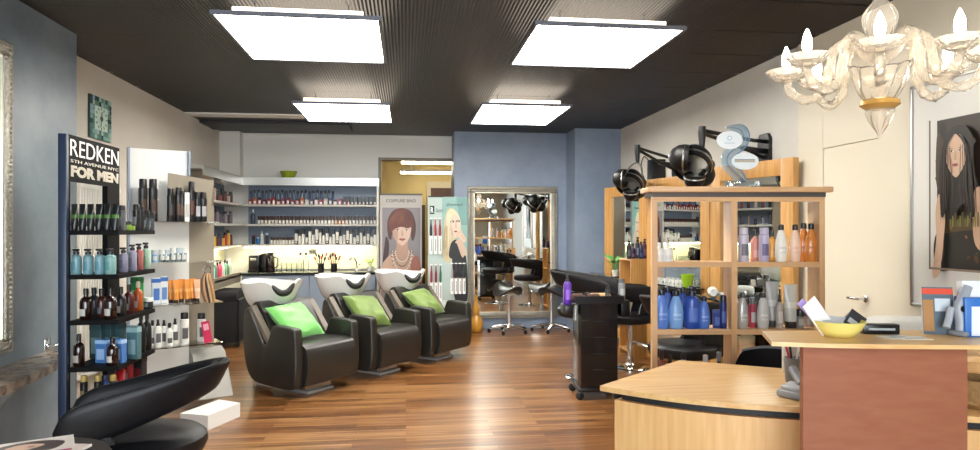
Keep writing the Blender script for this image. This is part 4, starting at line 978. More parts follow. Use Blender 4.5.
hood_dryer(763, 151, YA(763, XR-.03), 'nearer large black hood dryer with wall arm, behind the acrylic sign', (2.29, 5.06, 2.19), (2.24, 5.06, 1.945), .98)
t = thing('control_box', 'small black control box with cord hung below the farther dryer arm', 'control box', (XR, 7.56, 2.0))
MB().box(-.16, 0, -.09, .09, -.02, .22, M_blackplas, bev=.01).build('body', t); MB().tube(spline([(-.16, 0, .2), (-.24, -.03, .25), (-.28, -.05, .12), (-.22, -.04, -.03), (-.1, 0, -.02)]), .006, M_rubber, 6).build('cord', t)

# ------------------------------------------------------------------ open wooden shelf unit with bottles
UY = 3.95; UD = .185
def ux(px, y): return (px-490)/FPX*y
UX0, UX1, XM0, XM1 = ux(652, UY), ux(825, UY), ux(731.5, UY), ux(737.5, UY)
def uz(py): return CAMZ+UY*(HOR-py)/FPX
def uw(x, y): return (x*cY+y*sY, y*cY-x*sY)        # the unit stands turned a few degrees to the room
SZ = (uz(329.5), uz(262), .443)
t = thing('shelf_unit', 'open beech shelf unit with overhanging top behind the reception desk', 'shelf unit', (0, 0, 0), -YAW)
pw = .032
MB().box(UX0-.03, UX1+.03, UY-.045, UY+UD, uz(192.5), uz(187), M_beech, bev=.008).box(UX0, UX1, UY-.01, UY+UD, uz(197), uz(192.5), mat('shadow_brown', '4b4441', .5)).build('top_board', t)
MB().box(UX0, UX1, UY, UY+.03, uz(201.5), uz(197), M_beech).build('upper_rail', t)
for a, b, dd in ((UX0, UX0+pw, .035), (UX1-pw, UX1, .15)):
    MB().box(a, b, UY, UY+dd, 0, uz(201.5), M_beechZ).build('upright', t)
MB().box(XM0, XM1, UY, UY+.135, .02, uz(201.5), M_beechZ).build('divider', t)
for z in SZ:
    for a, b in ((UX0+pw, XM0), (XM1, UX1-pw)): MB().box(a, b, UY+.004, UY+UD, z-.03, z, M_beech).build('shelf', t)
MB().box(UX0+pw, UX1-pw, UY+.02, UY+UD, .02, .05, M_beech).build('bottom_shelf', t)
YS = UY+.055
def ub(kind, px, top, base, r, body, cap, lab_c, label, grp, sh, dy=0):
    Y = YS+dy*.9; h = (base-top)*Y/FPX
    return bottle(kind, *uw(ux(px, Y), Y), SZ[sh], r, h, body, cap, lab_c, label, grp, -YAW)
G = 'bottles on the upper shelf of the beech unit'
ub('round', 659, 243, 262, .030, 'e9e7e2', 'e4e2dd', 'dcdad5', 'short plain white bottle at far left of the upper beech shelf', G, 1)
ub('round', 667.5, 243, 262, .030, 'e9e7e2', 'e4e2dd', 'd8d6d0', 'short plain white bottle second from left on the upper beech shelf', G, 1)
ub('can', 743.5, 228, 262, .030, 'c3bccb', 'c9c4d0', '6d6a78', 'silver lavender can at left of the right upper bay', G, 1)
ub('can', 764, 228, 262, .029, 'b6aeca', 'bdb6cf', '6a628a', 'silver lilac can, second in the right upper bay', G, 1)
ub('round', 755, 230, 262, .026, 'c98a7c', K, 'd9a99c', 'pink bottle standing behind between the two lilac cans', G, 1, .07)
ub('round', 772, 231, 262, .026, 'c9923f', K, 'd9ad6a', 'honey coloured bottle half hidden behind the lilac can', G, 1, .07)
ub('curvy', 781, 225, 262, .035, 'efece4', K, 'd5d3cc', 'white bottle with black cap on the upper beech shelf', G, 1)
ub('curvy', 795, 225, 262, .034, 'f0cdb4', K, 'e6b79a', 'pale peach bottle with black cap on the upper beech shelf', G, 1)
amb = mat('amber_plastic', 'cb7f3a', .15, var=.05, coat=.4)
ub('curvy', 811, 224, 262, .036, amb, K, 'b86a2c', 'amber orange bottle in front at right end of the upper beech shelf', G, 1)
ub('curvy', 803.5, 224, 262, .034, amb, K, 'b86a2c', 'amber orange bottle behind the other at right end of upper beech shelf', G, 1, .08)
G = 'blue bottles on the middle shelf of the beech unit'
for px, top, r, c, l, lab, k, dy in ((661.7, 290, .041, '5a80cc', '86a6e2', 'royal blue bottle, leftmost of the blue row', 'curvy', 0), (676, 291, .041, '7ea8de', 'a6c6ee', 'lighter sky blue bottle, second in the blue row', 'curvy', 0), (691.8, 287, .040, '2d4fa6', '4f72c4', 'dark blue pump bottle, third in the blue row', 'pump', 0),
        (704, 297, .033, '5075c6', '8aa6e0', 'shorter blue bottle, fourth in the blue row', 'curvy', 0), (716.6, 311, .020, '2c3f86', '5a6fb4', 'little blue box in the blue row', 'box', .02), (723.2, 296, .019, '1d2f70', '4b5fa6', 'slim dark blue can at right end of the blue row', 'can', 0),
        (667.5, 289, .036, '3f5ca8', '5f7cc6', 'blue bottle hidden behind the first and second blue bottles', 'curvy', .085), (683, 290, .036, '2f4f9f', '5f7cc6', 'blue bottle hidden behind the dark blue pump bottle', 'curvy', .085)):
    ub(k, px, top, 329, r*1.08, c, '14172c' if k != 'box' else '3d539a', l, lab+' on the beech unit', G, 0, dy)
G = 'silver bottles on the middle shelf of the beech unit'
sil = mat('silver_plastic', 'b4b2ae', .28, .3, var=.05)
for px, top, r, c, cp, l, lab, k, dy in ((742.5, 293, .034, sil, '3a3a3c', 'd3d2ce', 'silver grey curvy bottle, leftmost of the silver row', 'curvy', 0), (752.5, 299, .020, 'a8324a', '56565a', 'b9b7b6', 'slim red and silver can in the silver row', 'can', .03), (763, 293, .036, 'c6c5c3', '2e2e30', 'dedcd8', 'pale grey curvy bottle in the silver row', 'curvy', 0),
        (779.5, 295, .021, 'b1a79d', '2e2c2a', 'd6d0c8', 'slim silver spray bottle in front of the tubes', 'spray', 0), (772.5, 284, .036, 'a7a7a6', '4a4a4c', 'c9c9c7', 'grey tube standing behind the slim silver spray', 'tube', .07), (790.5, 286, .037, 'c9c7bf', '2b2b2b', 'dedcd2', 'large pale tube with green end on the beech unit', 'tube', .03), 
        (800, 310, .023, '8b8884', '1c1c1e', 'b7b4b0', 'small grey jar with black lid, left of two', 'jar', .01), (808, 311, .022, '9b8c80', '1c1c1e', 'b7b4b0', 'small brown grey jar with black lid, right of two', 'jar', .06), (757, 297, .028, '55514f', '28282a', '8a8886', 'dark grey bottle behind the silver row', 'round', .085), (747.5, 301, .026, '6a6664', '28282a', '9a9896', 'grey bottle behind the leftmost silver bottle', 'round', .09)):
    ub(k, px, top, 329, r, c, cp, l, lab+(' on the middle beech shelf' if 'beech' not in lab else ''), G, 0, dy)
G = 'bottles on the lowest visible shelf of the beech unit'
for px, top, r, c, cp, lab, k in ((661.5, 348, .032, '7d4038', '2a1a18', 'dark red bottle at left of', 'round'), (670, 353, .030, '8a4a40', '2a1a18', 'second dark red bottle on', 'round'), (683.5, 351, .034, 'b9bcc4', '26262a', 'silver bottle with dark cap on', 'curvy'), (705.5, 353, .036, '3a3c44', 'd0d0d2', 'dark bottle with white cap on', 'round'), (719, 350, .033, '2b2d36', '8a8c92', 'dark bottle beside the divider on', 'round'), (741, 352, .024, 'b94a52', '2a2a2c', 'pink bottle just right of the divider on', 'round'), (746, 356, .024, 'cfcdc8', '2a2a2c', 'first pale bottle near the office chair on', 'round'), (751, 353, .026, 'd9d7d2', '2a2a2c', 'second pale bottle near the office chair on', 'round')):
    ub(k, px, top, 393, r, c, cp, 'c9c6c2', lab+' the lowest beech shelf', G, 2)
# acrylic sign on top
t = thing('acrylic_sign', 'acrylic S-shaped sign with two white ovals on the beech unit', 'sign', (*uw(ux(740, UY+.08), UY+.08), uz(187)), -YAW)
d_ = (UY+.08)/FPX
def sp(px, py): return ((px-740)*d_, (187-py)*d_)
Ms = FM((0, 0, 0), (0, -1, 0))
MB().box(-.072, .135-.03, -.03, .03, 0, .038, glass_mat('acrylic', 'f2f7fb', .2, .05, 'dfe8ee'), bev=.003).build('base_block', t)
cl = [sp(*p_) for p_ in ((744, 181), (733, 171), (726.5, 162), (727.5, 154), (733, 148), (740, 142), (742.5, 136), (740, 130), (734, 127.5), (726, 127))]
c3 = spline([(p_[0], p_[1], 0) for p_ in cl], 6)
def ribbon(off0, off1, m, z0, z1, nm, par):
    rb = MB(); a = []; b = []
    for i, p_ in enumerate(c3):
        tn = (c3[min(i+1, len(c3)-1)]-c3[max(i-1, 0)]).normalized(); nn = Vector((tn.y, -tn.x, 0)); tp = math.sin(min(1, i/len(c3)*8+.35)*PI/2)*(1 if i < len(c3)*.75 else max(.15, (len(c3)-i)/(len(c3)*.25)))
        a.append(p_+nn*off0*tp); b.append(p_+nn*off1*tp)
    k = len(a)
    vs = [(*v.xy, z0) for v in a]+[(*v.xy, z0) for v in b]+[(*v.xy, z1) for v in a]+[(*v.xy, z1) for v in b]; fs = []
    for i in range(k-1): fs += [(i, i+1, k+i+1, k+i), (2*k+i, 3*k+i, 3*k+i+1, 2*k+i+1), (i, 2*k+i, 2*k+i+1, i+1), (k+i, k+i+1, 3*k+i+1, 3*k+i)]
    fs += [(0, k, 3*k, 2*k), (k-1, 3*k-1, 4*k-1, 2*k-1)]
    rb.add(vs, fs, m, Ms); return rb.build(nm, par)
sb = ribbon(-.030, .044, glass_mat('acrylic_sheet', 'e6f1f8', .18, .1, 'e2edf3'), -.003, .003, 'ribbon', t)
for o0, o1, c in ((.038, .043, '5a8cba'), (.018, .021, '8ab2d4'), (.002, .006, '3f70a8'), (-.018, -.015, '9dbcd6'), (-.028, -.026, 'b8d0e2')): ribbon(o0, o1, colmat(c, .3), .003, .0045, 'stripe', sb)
for (cx, cy, rx, ry, lab) in ((729, 139.5, 13, 9, 'upper white oval'), (744.5, 160.5, 13.5, 8.5, 'lower white oval')):
    c = sp(cx, cy); o = MB().prism(ell(c[0], c[1], rx*d_, ry*d_, 32), .006, .011, colmat('e3ecf2', .25), Ms).build('oval_plate', t, lab)
    if cx > 740: MB().box(c[0]-.062, c[0]+.058, c[1]-.006, c[1]+.012, .011, .012, colmat('8a9296', .4), Ms).box(c[0]-.062, c[0]+.058, c[1]-.002, c[1]+.004, .012, .0125, colmat('c8b9a0', .4), Ms).build('grey_bar', o)
    else:
        MB().prism(ell(c[0]-.0, c[1]+.012, .014, .014, 20), .011, .012, colmat('a9c2d6', .4), Ms).prism(ell(c[0], c[1]+.012, .009, .009, 16), .012, .0125, colmat('e3ecf2', .3), Ms).box(c[0]-.03, c[0]+.03, c[1]-.02, c[1]-.015, .011, .012, colmat('b4c8d8', .4), Ms).build('emblem', o)

# ------------------------------------------------------------------ reception desk
DZ = .74
A = Vector((.835, 2.87)); B = Vector((1.49, 2.43)); C2 = Vector((2.12, 2.20)); E1 = Vector((2.75, 2.0)); F1 = Vector((2.75, 2.75)); G1 = Vector((1.93, 3.05)); H1 = Vector((1.41, 3.38))
front = []
for i in range(13):
    s = i/12; p = A.lerp(B, s); nrm = Vector((-(B-A).y, (B-A).x)).normalized(); front.append(p-nrm*(-.0)-nrm*.055*math.sin(PI*s)*1.0)
front += [C2, E1]
top = [tuple(p) for p in front]+[tuple(F1), tuple(G1), tuple(H1)]
t = thing('reception_desk', 'birch reception desk with curved front edge in the right foreground', 'desk', (0, 0, 0))
MB().prism(top, DZ-.022, DZ, M_birchX).build('desk_top', t)
def inset(poly, d):
    n = len(poly); out = []
    for i in range(n):
        p = Vector(poly[i]); a = (p-Vector(poly[i-1])).normalized(); b = (Vector(poly[(i+1) % n])-p).normalized()
        na, nb = Vector((-a.y, a.x)), Vector((-b.y, b.x)); q_ = (na+nb).normalized(); k = d/max(.35, q_.dot(na)); out.append(tuple(p+q_*k))
    return out
ins1 = inset(top, .045); ins2 = inset(top, .075)
MB().prism(ins2, DZ-.075, DZ-.022, M_blackmat).build('shadow_gap', t)
fp = ins1[:13+2]; bk = inset(top, .07)[:13+2]
MB().prism(list(fp)+list(reversed(bk)), 0, DZ-.062, M_birch).build('front_panel', t)
a, b, c, d = Vector(ins1[0]), Vector(ins1[-1]), Vector(bk[0]), Vector(inset(top, .07)[-1])
MB().prism([tuple(a), tuple(c), tuple(d), tuple(b)], 0, DZ-.062, M_birch).build('side_panel', t)
# high counter in front of the desk
CZ = 1.05
t = thing('reception_counter', 'raised birch counter on a salmon brown panel at the right', 'counter', (0, 0, 0))
ct = [(1.285, 2.335), (1.19, 2.10), (1.35, 2.045), (1.55, 2.0), (1.86, 1.952), (2.3, 1.915), (2.6, 1.90), (2.62, 2.20), (2.05, 2.255)]
MB().prism(ct, CZ-.014, CZ, M_birchX).build('counter_top', t)
pA, pB = Vector((1.352, 2.183)), Vector((1.885, 2.085)); pd = (pB-pA).normalized(); pn = Vector((-pd.y, pd.x))
MB().prism([tuple(pA), tuple(pB), tuple(pB+pn*.03), tuple(pA+pn*.03)], 0, CZ-.014, M_rust).build('front_panel', t, 'salmon brown front panel')
mid = pA+pd*.28+pn*.03; MB().prism([tuple(mid), tuple(mid+pd*.03), tuple(mid+pd*.03+pn*.07), tuple(mid+pn*.07)], DZ+.001, CZ-.014, M_birch).build('bracket', t)
# lower back shelf to the right of the panel, with basket
t = thing('side_shelf', 'small birch shelf to the right of the salmon panel', 'shelf', (0, 0, 0))
MB().prism([(1.98, 2.30), (2.70, 2.08), (2.70, 2.48), (2.02, 2.48)], .93, .95, M_birchX).build('shelf_board', t); MB().prism([(2.02, 2.46), (2.66, 2.46), (2.66, 2.48), (2.02, 2.48)], DZ, .93, M_birch).prism([(2.66, 2.12), (2.70, 2.10), (2.70, 2.48), (2.66, 2.48)], DZ, .93, M_birch).build('support', t)
o = MB().lathe([(.06, 0), (.085, .02), (.095, .07), (.09, .11), (.082, .11), (.085, .07), (.075, .025), (.001, .012)], mat('woven_basket', '8d6b3e', .7, bump=1.0, scale=60, var=.3), 26).build('basket')
o.location = (2.17, 2.36, DZ); tag(o, 'small round woven basket on the desk at the far right edge', 'basket')

def on(px, py, z):      # point on a horizontal level
    d_ = (CAMZ-z)*FPX/(py-HOR); u = (px-490)/FPX; return (d_*(u*cY+sY), d_*(cY-u*sY))
# yellow bowl with things in it
p = on(838.5, 336, CZ); t = MB().lathe([(.055, 0), (.065, .003), (.092, .03), (.112, .062), (.108, .064), (.085, .03), (.06, .008), (.001, .006)], mat('yellow_bowl', 'ecdf80', .35, var=.03), 32).build('bowl'); t.location = (*p, CZ); t.scale = (.78, .78, .85)
tag(t, 'yellow bowl of cards and papers on the raised counter', 'bowl')
bx, by = p
def card(nm, lab, cat, dx, dy, dz, w, h, rx, ry, rz, m, th=.002, grp=None, extra=None):
    c = MB().box(-w/2, w/2, -th/2, th/2, 0, h, m)
    if extra: c.box(-w*.36, w*.36, -th/2-.0007, -th/2, h*.2, h*.5, extra)
    o = c.build(nm); o.matrix_world = Matrix.Translation((bx+dx, by+dy, CZ+dz)) @ Matrix.Rotation(rz, 4, 'Z') @ Matrix.Rotation(rx, 4, 'X') @ Matrix.Rotation(ry, 4, 'Y'); tag(o, lab, cat, grp); return o
card('leaflet', 'folded white leaflet leaning out of the yellow bowl', 'leaflet', -.03, .01, .018, .062, .125, -.1, -.62, .1, colmat('e8e6ea', .5), .004, 'papers in the yellow bowl')
card('envelope', 'grey white envelope lying across the yellow bowl', 'envelope', .0, -.01, .028, .11, .05, -.75, .12, .05, colmat('c3c6cc', .5), .003, 'papers in the yellow bowl')
card('purple_leaflet', 'lilac tipped leaflet sticking out left of the yellow bowl', 'leaflet', -.035, .03, .02, .028, .135, -.05, -.75, .1, colmat('a78fd0', .5), .003, 'papers in the yellow bowl')
card('business_card', 'black and grey card sticking out right of the yellow bowl', 'card', .045, .0, .028, .06, .06, -.2, .65, -.1, colmat('26272b', .4), .003, 'papers in the yellow bowl', colmat('b9bcc0', .4))
card('business_card', 'second grey card behind the black card in the yellow bowl', 'card', .05, .03, .032, .05, .045, -.2, .85, -.1, colmat('9b9da2', .4), .003, 'papers in the yellow bowl')
# black card holder and flyers
p = on(879, 333.5, CZ); t = thing('card_holder', 'low black card holder on the counter behind the yellow bowl', 'card holder', (*p, CZ), -.2)
MB().box(-.062, .062, -.02, .02, 0, .035, M_blackplas, bev=.004).build('body', t); MB().box(-.045, .045, -.0212, -.02, .014, .022, colmat('a7a9ac', .3)).build('silver_line', t)
for i, (px, py, r_, lab) in enumerate(((895, 337.0, .2, 'white flyer lying on the counter right of the yellow bowl, left of two'), (912, 338.2, -.15, 'white flyer lying on the counter, right of two'))):
    p = on(px, py, CZ); o = MB().box(-.05, .05, -.035, .035, 0, .0015, colmat('dcd9d2', .5)).box(-.03, .03, -.02, -.005, .0015, .0018, colmat('9aa3ab', .5)).build('flyer'); o.location = (*p, CZ+.0002*i); o.rotation_euler.z = r_; tag(o, lab, 'flyer', 'flyers on the counter')
# white printer behind the counter
p = (XA(912, 2.76), 2.76); t = thing('printer', 'white rounded printer on the desk behind the raised counter', 'printer', (*p, DZ), -.25)
MB().box(-.17, .13, -.13, .13, 0, .285, colmat('eeeeec', .35), bev=.05, seg=5).build('body', t); MB().box(-.11, .07, -.132, -.128, .06, .10, colmat('4a4c50', .4)).build('paper_slot', t)
# leaning magazine, grey clip stand and blue leaflet box
p = on(958, 336, CZ); o = thing('magazine', 'magazine with red header leaning at the right end of the counter', 'magazine', (p[0]-.035, p[1]+.045, CZ), -.30)
Mm = Matrix.Rotation(-.12, 4, 'X')
MB().box(-.05, .05, -.005, .005, 0, .165, colmat('d8d3cc', .4), Mm).build('pages', o); cv = MB().box(-.05, .05, -.0062, -.005, 0, .165, colmat('56646f', .35), Mm).box(-.05, .05, -.0068, -.0062, .14, .16, colmat('d9482a', .35), Mm).box(-.048, -.015, -.0068, -.0062, .01, .12, colmat('a9773f', .4), Mm).box(-.01, .04, -.0068, -.0062, .08, .125, colmat('c9d2d9', .4), Mm); cv.build('cover', o, 'cover with a red header band')
o = thing('phone_handset', 'grey cordless phone standing in a grey charging holder on the counter', 'phone', (p[0]+.01, p[1]+.0, CZ), .2)
MB().box(-.025, .03, -.03, .03, 0, .02, colmat('8c8f95', .35), bev=.008).build('cradle', o)
MB().tube(spline([(-.0, 0, .012), (.0, 0, .05), (-.004, .004, .10), (.015, .0, .14), (.03, .0, .17)]), .018, colmat('9a9ea6', .3), 10).build('handset', o); MB().tube([(-.03, .012, .10), (-.04, .012, .06), (-.055, .01, .03)], .012, colmat('a7acb4', .3), 8).lathe([(.012, -.004), (.012, .004)], M_blackplas, 12, Matrix.Translation((-.004, -.016, .095)) @ Matrix.Rotation(PI/2, 4, 'X')).build('clip', o)
p2 = on(985, 339, CZ); o = thing('leaflet_box', 'blue leaflet box with white front at the right edge of the counter', 'leaflet box', (p2[0]+.03, p2[1]+.06, CZ), -.2)
MB().box(-.06, .07, -.03, .04, 0, .135, colmat('2f6fc0', .35), bev=.004).build('box', o); MB().box(-.04, .07, -.032, -.03, .005, .105, colmat('e3ecf6', .4)).build('front_label', o); MB().box(-.05, .06, -.015, .02, .12, .19, colmat('e6e8ea', .4), Matrix.Rotation(-.1, 4, 'X')).build('leaflets', o)
# phone terminal and pen cup on the lower desk
p = on(795, 398, DZ); o = thing('card_terminal', 'grey card terminal on the desk beside the salmon panel', 'card terminal', (p[0]+.01, p[1]+.01, DZ), .5)
MB().box(-.05, .06, -.06, .06, 0, .03, colmat('9a9da1', .35), bev=.012).build('base', o); MB().box(-.03, .05, -.04, .05, .028, .05, colmat('aeb1b5', .3), Matrix.Rotation(-.15, 4, 'Y'), bev=.01).build('cradle', o); MB().tube([(.01, -.02, .055), (.06, .05, .10)], .018, colmat('8b8f95', .3), 10).build('handset', o)
p = on(793, 384, DZ); o = thing('pen_cup', 'grey pen cup with pens behind the card terminal', 'pen cup', (p[0]+.02, p[1]+.03, DZ))
MB().lathe([(.032, 0), (.034, .004), (.04, .11), (.036, .11), (.03, .008), (.001, .006)], colmat('7d7f84', .4), 20).build('cup', o)
for i, c in enumerate(('c22b3a', '22242a', 'e2e2e0', '3a4f8a', 'c9c9c6')):
    a = i*1.3+2.4; e = (.03*math.cos(a), .03*math.sin(a)); MB().tube([(-e[0]*.3, -e[1]*.3, .01), (e[0]*1.1, e[1]*1.1, .165)], .0055, colmat(c, .35), 8).build('pen', o)
p = on(789, 373, DZ); o = thing('notepad_box', 'white paper box standing behind the pen cup', 'box', (p[0]+.035, p[1]+.02, DZ), -.4)
MB().box(-.05, .05, -.02, .02, 0, .15, colmat('e4e4e2', .5), bev=.006).build('body', o); MB().box(-.03, .02, -.0215, -.02, .03, .12, colmat('c6c8ca', .5)).build('front', o)
# office chair between desk and shelf unit
t = thing('office_chair', 'black office chair with grey rimmed back behind the reception desk', 'office chair', (1.93, 3.44, 0), -2.2)
MB().box(-.20, .20, -.2, .2, .44, .50, M_leather2, bev=.025).build('seat', t)
bk_ = MB(); bk_.grid(lambda u, v: (-.19-.05*(1-(2*u-1)**2)+.02*v, (u-.5)*.42*(1-.25*v**3), .52+.225*v*(1-.10*(2*u-1)**2)), 14, 8, M_leather2).grid(lambda u, v: (-.225-.05*(1-(2*u-1)**2)+.02*v, (u-.5)*.42*(1-.25*v**3), .52+.225*v*(1-.10*(2*u-1)**2)), 14, 8, M_leather2); bk_.build('backrest', t)
MB().tube([(-.207-.05*(1-(2*u-1)**2)+.02, (u-.5)*.42*.75, .52+.225*(1-.10*(2*u-1)**2)) for u in [i/14 for i in range(15)]], .013, colmat('6d7076', .35), 8).build('back_rim', t, 'grey rim of the backrest')
MB().cyl(.025, .08, .44, M_steel, 14).box(-.24, -.20, -.03, .03, .42, .54, M_blackplas).box(-.24, 0, -.03, .03, .42, .44, M_blackplas).build('column', t)
b = MB()
for k in range(5):
    a = 2*PI*k/5; b.tube([(0, 0, .09), (.24*math.cos(a), .24*math.sin(a), .065)], .018, M_blackplas, 8)
b.build('star_base', t)
for k in range(5):
    a = 2*PI*k/5; c = MB(); caster(c, .24*math.cos(a), .24*math.sin(a)); c.tube([(.24*math.cos(a), .24*math.sin(a), .03), (.24*math.cos(a), .24*math.sin(a), .065)], .006, M_steel, 6); c.build('caster', t)

# ------------------------------------------------------------------ glass chandelier
CHX, CHY = 1.80, 2.40
t = thing('chandelier', 'clear twisted glass chandelier with candle bulbs above the reception counter', 'chandelier', (CHX, CHY, CEIL))
z0 = -CEIL
MB().lathe([(.001, -.0), (.06, 0), (.055, -.03), (.02, -.045)], M_gold, 24).build('canopy', t)
MB().tube([(0, 0, -.04), (0, 0, 2.36+z0)], .006, M_gold, 8).build('stem', t)
def twisted(prof, n, twist, amp, m, lobes=12):
    mb = MB(); N = 72
    vs = []; fs = []
    for j, (r, z) in enumerate(prof):
        for i in range(N):
            a = 2*PI*i/N; rr = r*(1+amp*math.cos(lobes*a+twist*z*40)); vs.append((rr*math.cos(a), rr*math.sin(a), z))
    for j in range(len(prof)-1):
        for i in range(N): fs.append((j*N+i, j*N+(i+1) % N, (j+1)*N+(i+1) % N, (j+1)*N+i))
    return mb.add(vs, fs, m)
def sm(prof, k=5): return [(v.x, v.y) for v in [Vector((p_.x, p_.y)) for p_ in spline([(r, z, 0) for r, z in prof], k)]]
zz = lambda py: CAMZ+2.6*(229-py)/FPX+z0
twisted(sm([(.02, zz(-25)), (.06, zz(-18)), (.02, zz(-5)), (.022, zz(0)), (.055, zz(12)), (.06, zz(22)), (.042, zz(36)), (.03, zz(44))]), 0, .6, .05, M_murano).build('upper_globe', t)
twisted(sm([(.13, zz(58)), (.115, zz(61)), (.098, zz(72)), (.085, zz(85)), (.06, zz(97)), (.05, zz(99))]), 0, .6, .05, M_murano).build('central_bowl', t)
MB().lathe([(.05, zz(99)), (.068, zz(101)), (.07, zz(105)), (.05, zz(109))], mat('gold_glass', 'd9a95a', .25, .4), 32).build('gold_ring', t)
twisted(sm([(.045, zz(109)), (.05, zz(112)), (.035, zz(122)), (.012, zz(132)), (.002, zz(138))]), 0, .8, .07, M_murano, 8).build('finial', t)
for k in range(8):
    a = k*PI/4+math.radians(-90)+YAW*0-math.atan2(CHX, CHY); ca, sa = math.cos(a), math.sin(a); RR = .33
    prof = [(.03, zz(60)), (.09, zz(40)), (.15, zz(42)), (.17, zz(60)), (.19, zz(84)), (.25, zz(94)), (.31, zz(86)), (.33, zz(72))]
    pts = spline([(r*ca, r*sa, z) for r, z in prof], 6)
    m = MB(); m.tube(pts, .016, M_murano, 10); 
    for ph in (0, PI):       # twisted rib along the arm
        rb = []
        for i, p_ in enumerate(pts):
            tn = (pts[min(i+1, len(pts)-1)]-pts[max(i-1, 0)]).normalized(); s1 = Vector((-sa, ca, 0)); s2 = tn.cross(s1); g_ = ph+i*.55; rb.append(p_+(s1*math.cos(g_)+s2*math.sin(g_))*.017)
        m.tube(rb, .0045, M_murano, 5)
    arm = m.build('arm', t)
    tr_ = Matrix.Translation((RR*ca, RR*sa, 0))
    twisted(sm([(.012, zz(74)), (.045, zz(70)), (.072, zz(63)), (.077, zz(61)), (.06, zz(66)), (.02, zz(69))], 3), 0, 0, .03, M_murano, 16)
    mm = twisted(sm([(.012, zz(74)), (.045, zz(70)), (.072, zz(63)), (.077, zz(61)), (.06, zz(66)), (.02, zz(69))], 3), 0, 0, .03, M_murano, 16); mm.v = [tuple(tr_ @ Vector(v)) for v in mm.v]; mm.build('drip_dish', arm)
    MB().lathe([(.014, zz(70)), (.014, zz(59)), (.017, zz(58)), (.012, zz(57))], colmat('e9dcc0', .4), 14, tr_).build('candle_sleeve', arm)
    MB().lathe([(.009, zz(58)), (.016, zz(54)), (.018, zz(50)), (.015, zz(44)), (.007, zz(38)), (.001, zz(35))], M_bulb, 16, tr_).build('candle_bulb', arm)

# ------------------------------------------------------------------ white board with poster on the right wall
xb = XR-.03; y1 = YA(913, xb); zb0, zb1 = CAMZ-D(913, y1)*(305-229)/FPX, CAMZ+D(913, y1)*(229-87)/FPX
t = thing('white_board', 'large white board in silver frame on the right wall', 'board', (xb, y1, zb0)); W = 1.15; H = zb1-zb0
fw = .018; m = MB()
for (a, b, c, d_) in ((-W, 0, 0, fw), (-W, 0, H-fw, H), (-W, -W+fw, 0, H), (-fw, 0, 0, H)): m.box(-.022, 0, a, b, c, d_, M_steel, bev=.003)
m.build('frame', t); MB().box(-.012, -.001, -W+fw, -fw, fw, H-fw, mat('board_white', 'dcdad4', .35, var=.01)).build('panel', t)
xp = xb-.0125; yp = YA(937.5, xp); zt, zl = CAMZ+D(937.5, yp)*(229-121)/FPX, CAMZ-D(937.5, yp)*(269-229)/FPX
t = thing('poster', 'dark forest poster of a long haired woman on the white board', 'poster', (xp, yp, zl)); PH = zt-zl; PW = .56
MB().box(-.002, 0, -PW, 0, 0, PH, colmat('2a211b', .3)).build('sheet', t)
Mp = FM((-.0021, 0, 0), (-1, 0, 0)); 
kx = .258/42.5; fy = PH/148
def q(px, py): return ((px-937.5)*kx*(1-.0022*(px-937.5)), (269-py)*fy)
L = [([(0, 0), (PW, 0), (PW, PH), (0, PH)], '33271f'), (blob([(.0, PH*.55), (.1, PH*.62), (.05, PH*.85), (0, PH*.9)]), '4d3a28'), (blob([(0, .0), (.2, .02), (PW, .05), (PW, PH*.28), (.2, PH*.3), (0, PH*.25)]), '2b2a26'),
     (blob([(.02, PH*.3), (.12, PH*.36), (.3, PH*.33), (.5, PH*.4), (PW, PH*.35), (PW, PH*.28), (.2, PH*.26), (.02, PH*.24)]), '5b4a2c')]
rn = random.Random(9)
for i in range(60):
    x, y = rn.uniform(.0, PW), rn.uniform(.02, PH*.95); s = rn.uniform(.008, .025); L.append((ell(x, y, s, s*rn.uniform(.3, .7), 8, rn.uniform(0, 3)), rn.choice(['5a3d22', '75512a', '3a2f22', '855a2a', '28231e', '4d4a2c'])))
cx = .155
hy = PH-.205
L += [(blob([(cx-.085, hy+.06), (cx-.03, hy+.145), (cx+.05, hy+.15), (cx+.11, hy+.08), (cx+.12, hy-.1), (cx+.17, hy-.24), (cx+.11, hy-.36), (cx+.05, hy-.26), (cx-.02, hy-.34), (cx-.09, hy-.3), (cx-.10, hy-.13)]), '17110f'),
      (blob([(cx-.11, hy-.2), (cx-.07, hy-.3), (cx-.08, hy-.45), (cx-.10, hy-.58), (cx-.15, hy-.6), (cx-.13, hy-.45), (cx-.135, hy-.3)]), 'd0a98c'),
      (blob([(cx-.1, hy-.57), (cx-.11, hy-.64), (cx-.15, hy-.66), (cx-.155, hy-.6)]), 'd9b496'),
      (blob([(cx+.12, hy-.2), (cx+.2, hy-.2), (cx+.26, hy-.35), (cx+.2, hy-.5), (cx+.12, hy-.45)]), 'c59c80'),
      (blob([(cx-.062, hy+.02), (cx-.035, hy+.10), (cx+.035, hy+.105), (cx+.072, hy+.04), (cx+.066, hy-.04), (cx+.02, hy-.11), (cx-.01, hy-.11), (cx-.052, hy-.05)]), 'd8b294'),
      (blob([(cx-.055, hy+.03), (cx-.045, hy-.05), (cx-.015, hy-.1), (cx-.02, hy-.03)]), 'b98f74')]
for e in eye(cx-.024, hy+.022, .014)+eye(cx+.034, hy+.022, .014): L.append(e)
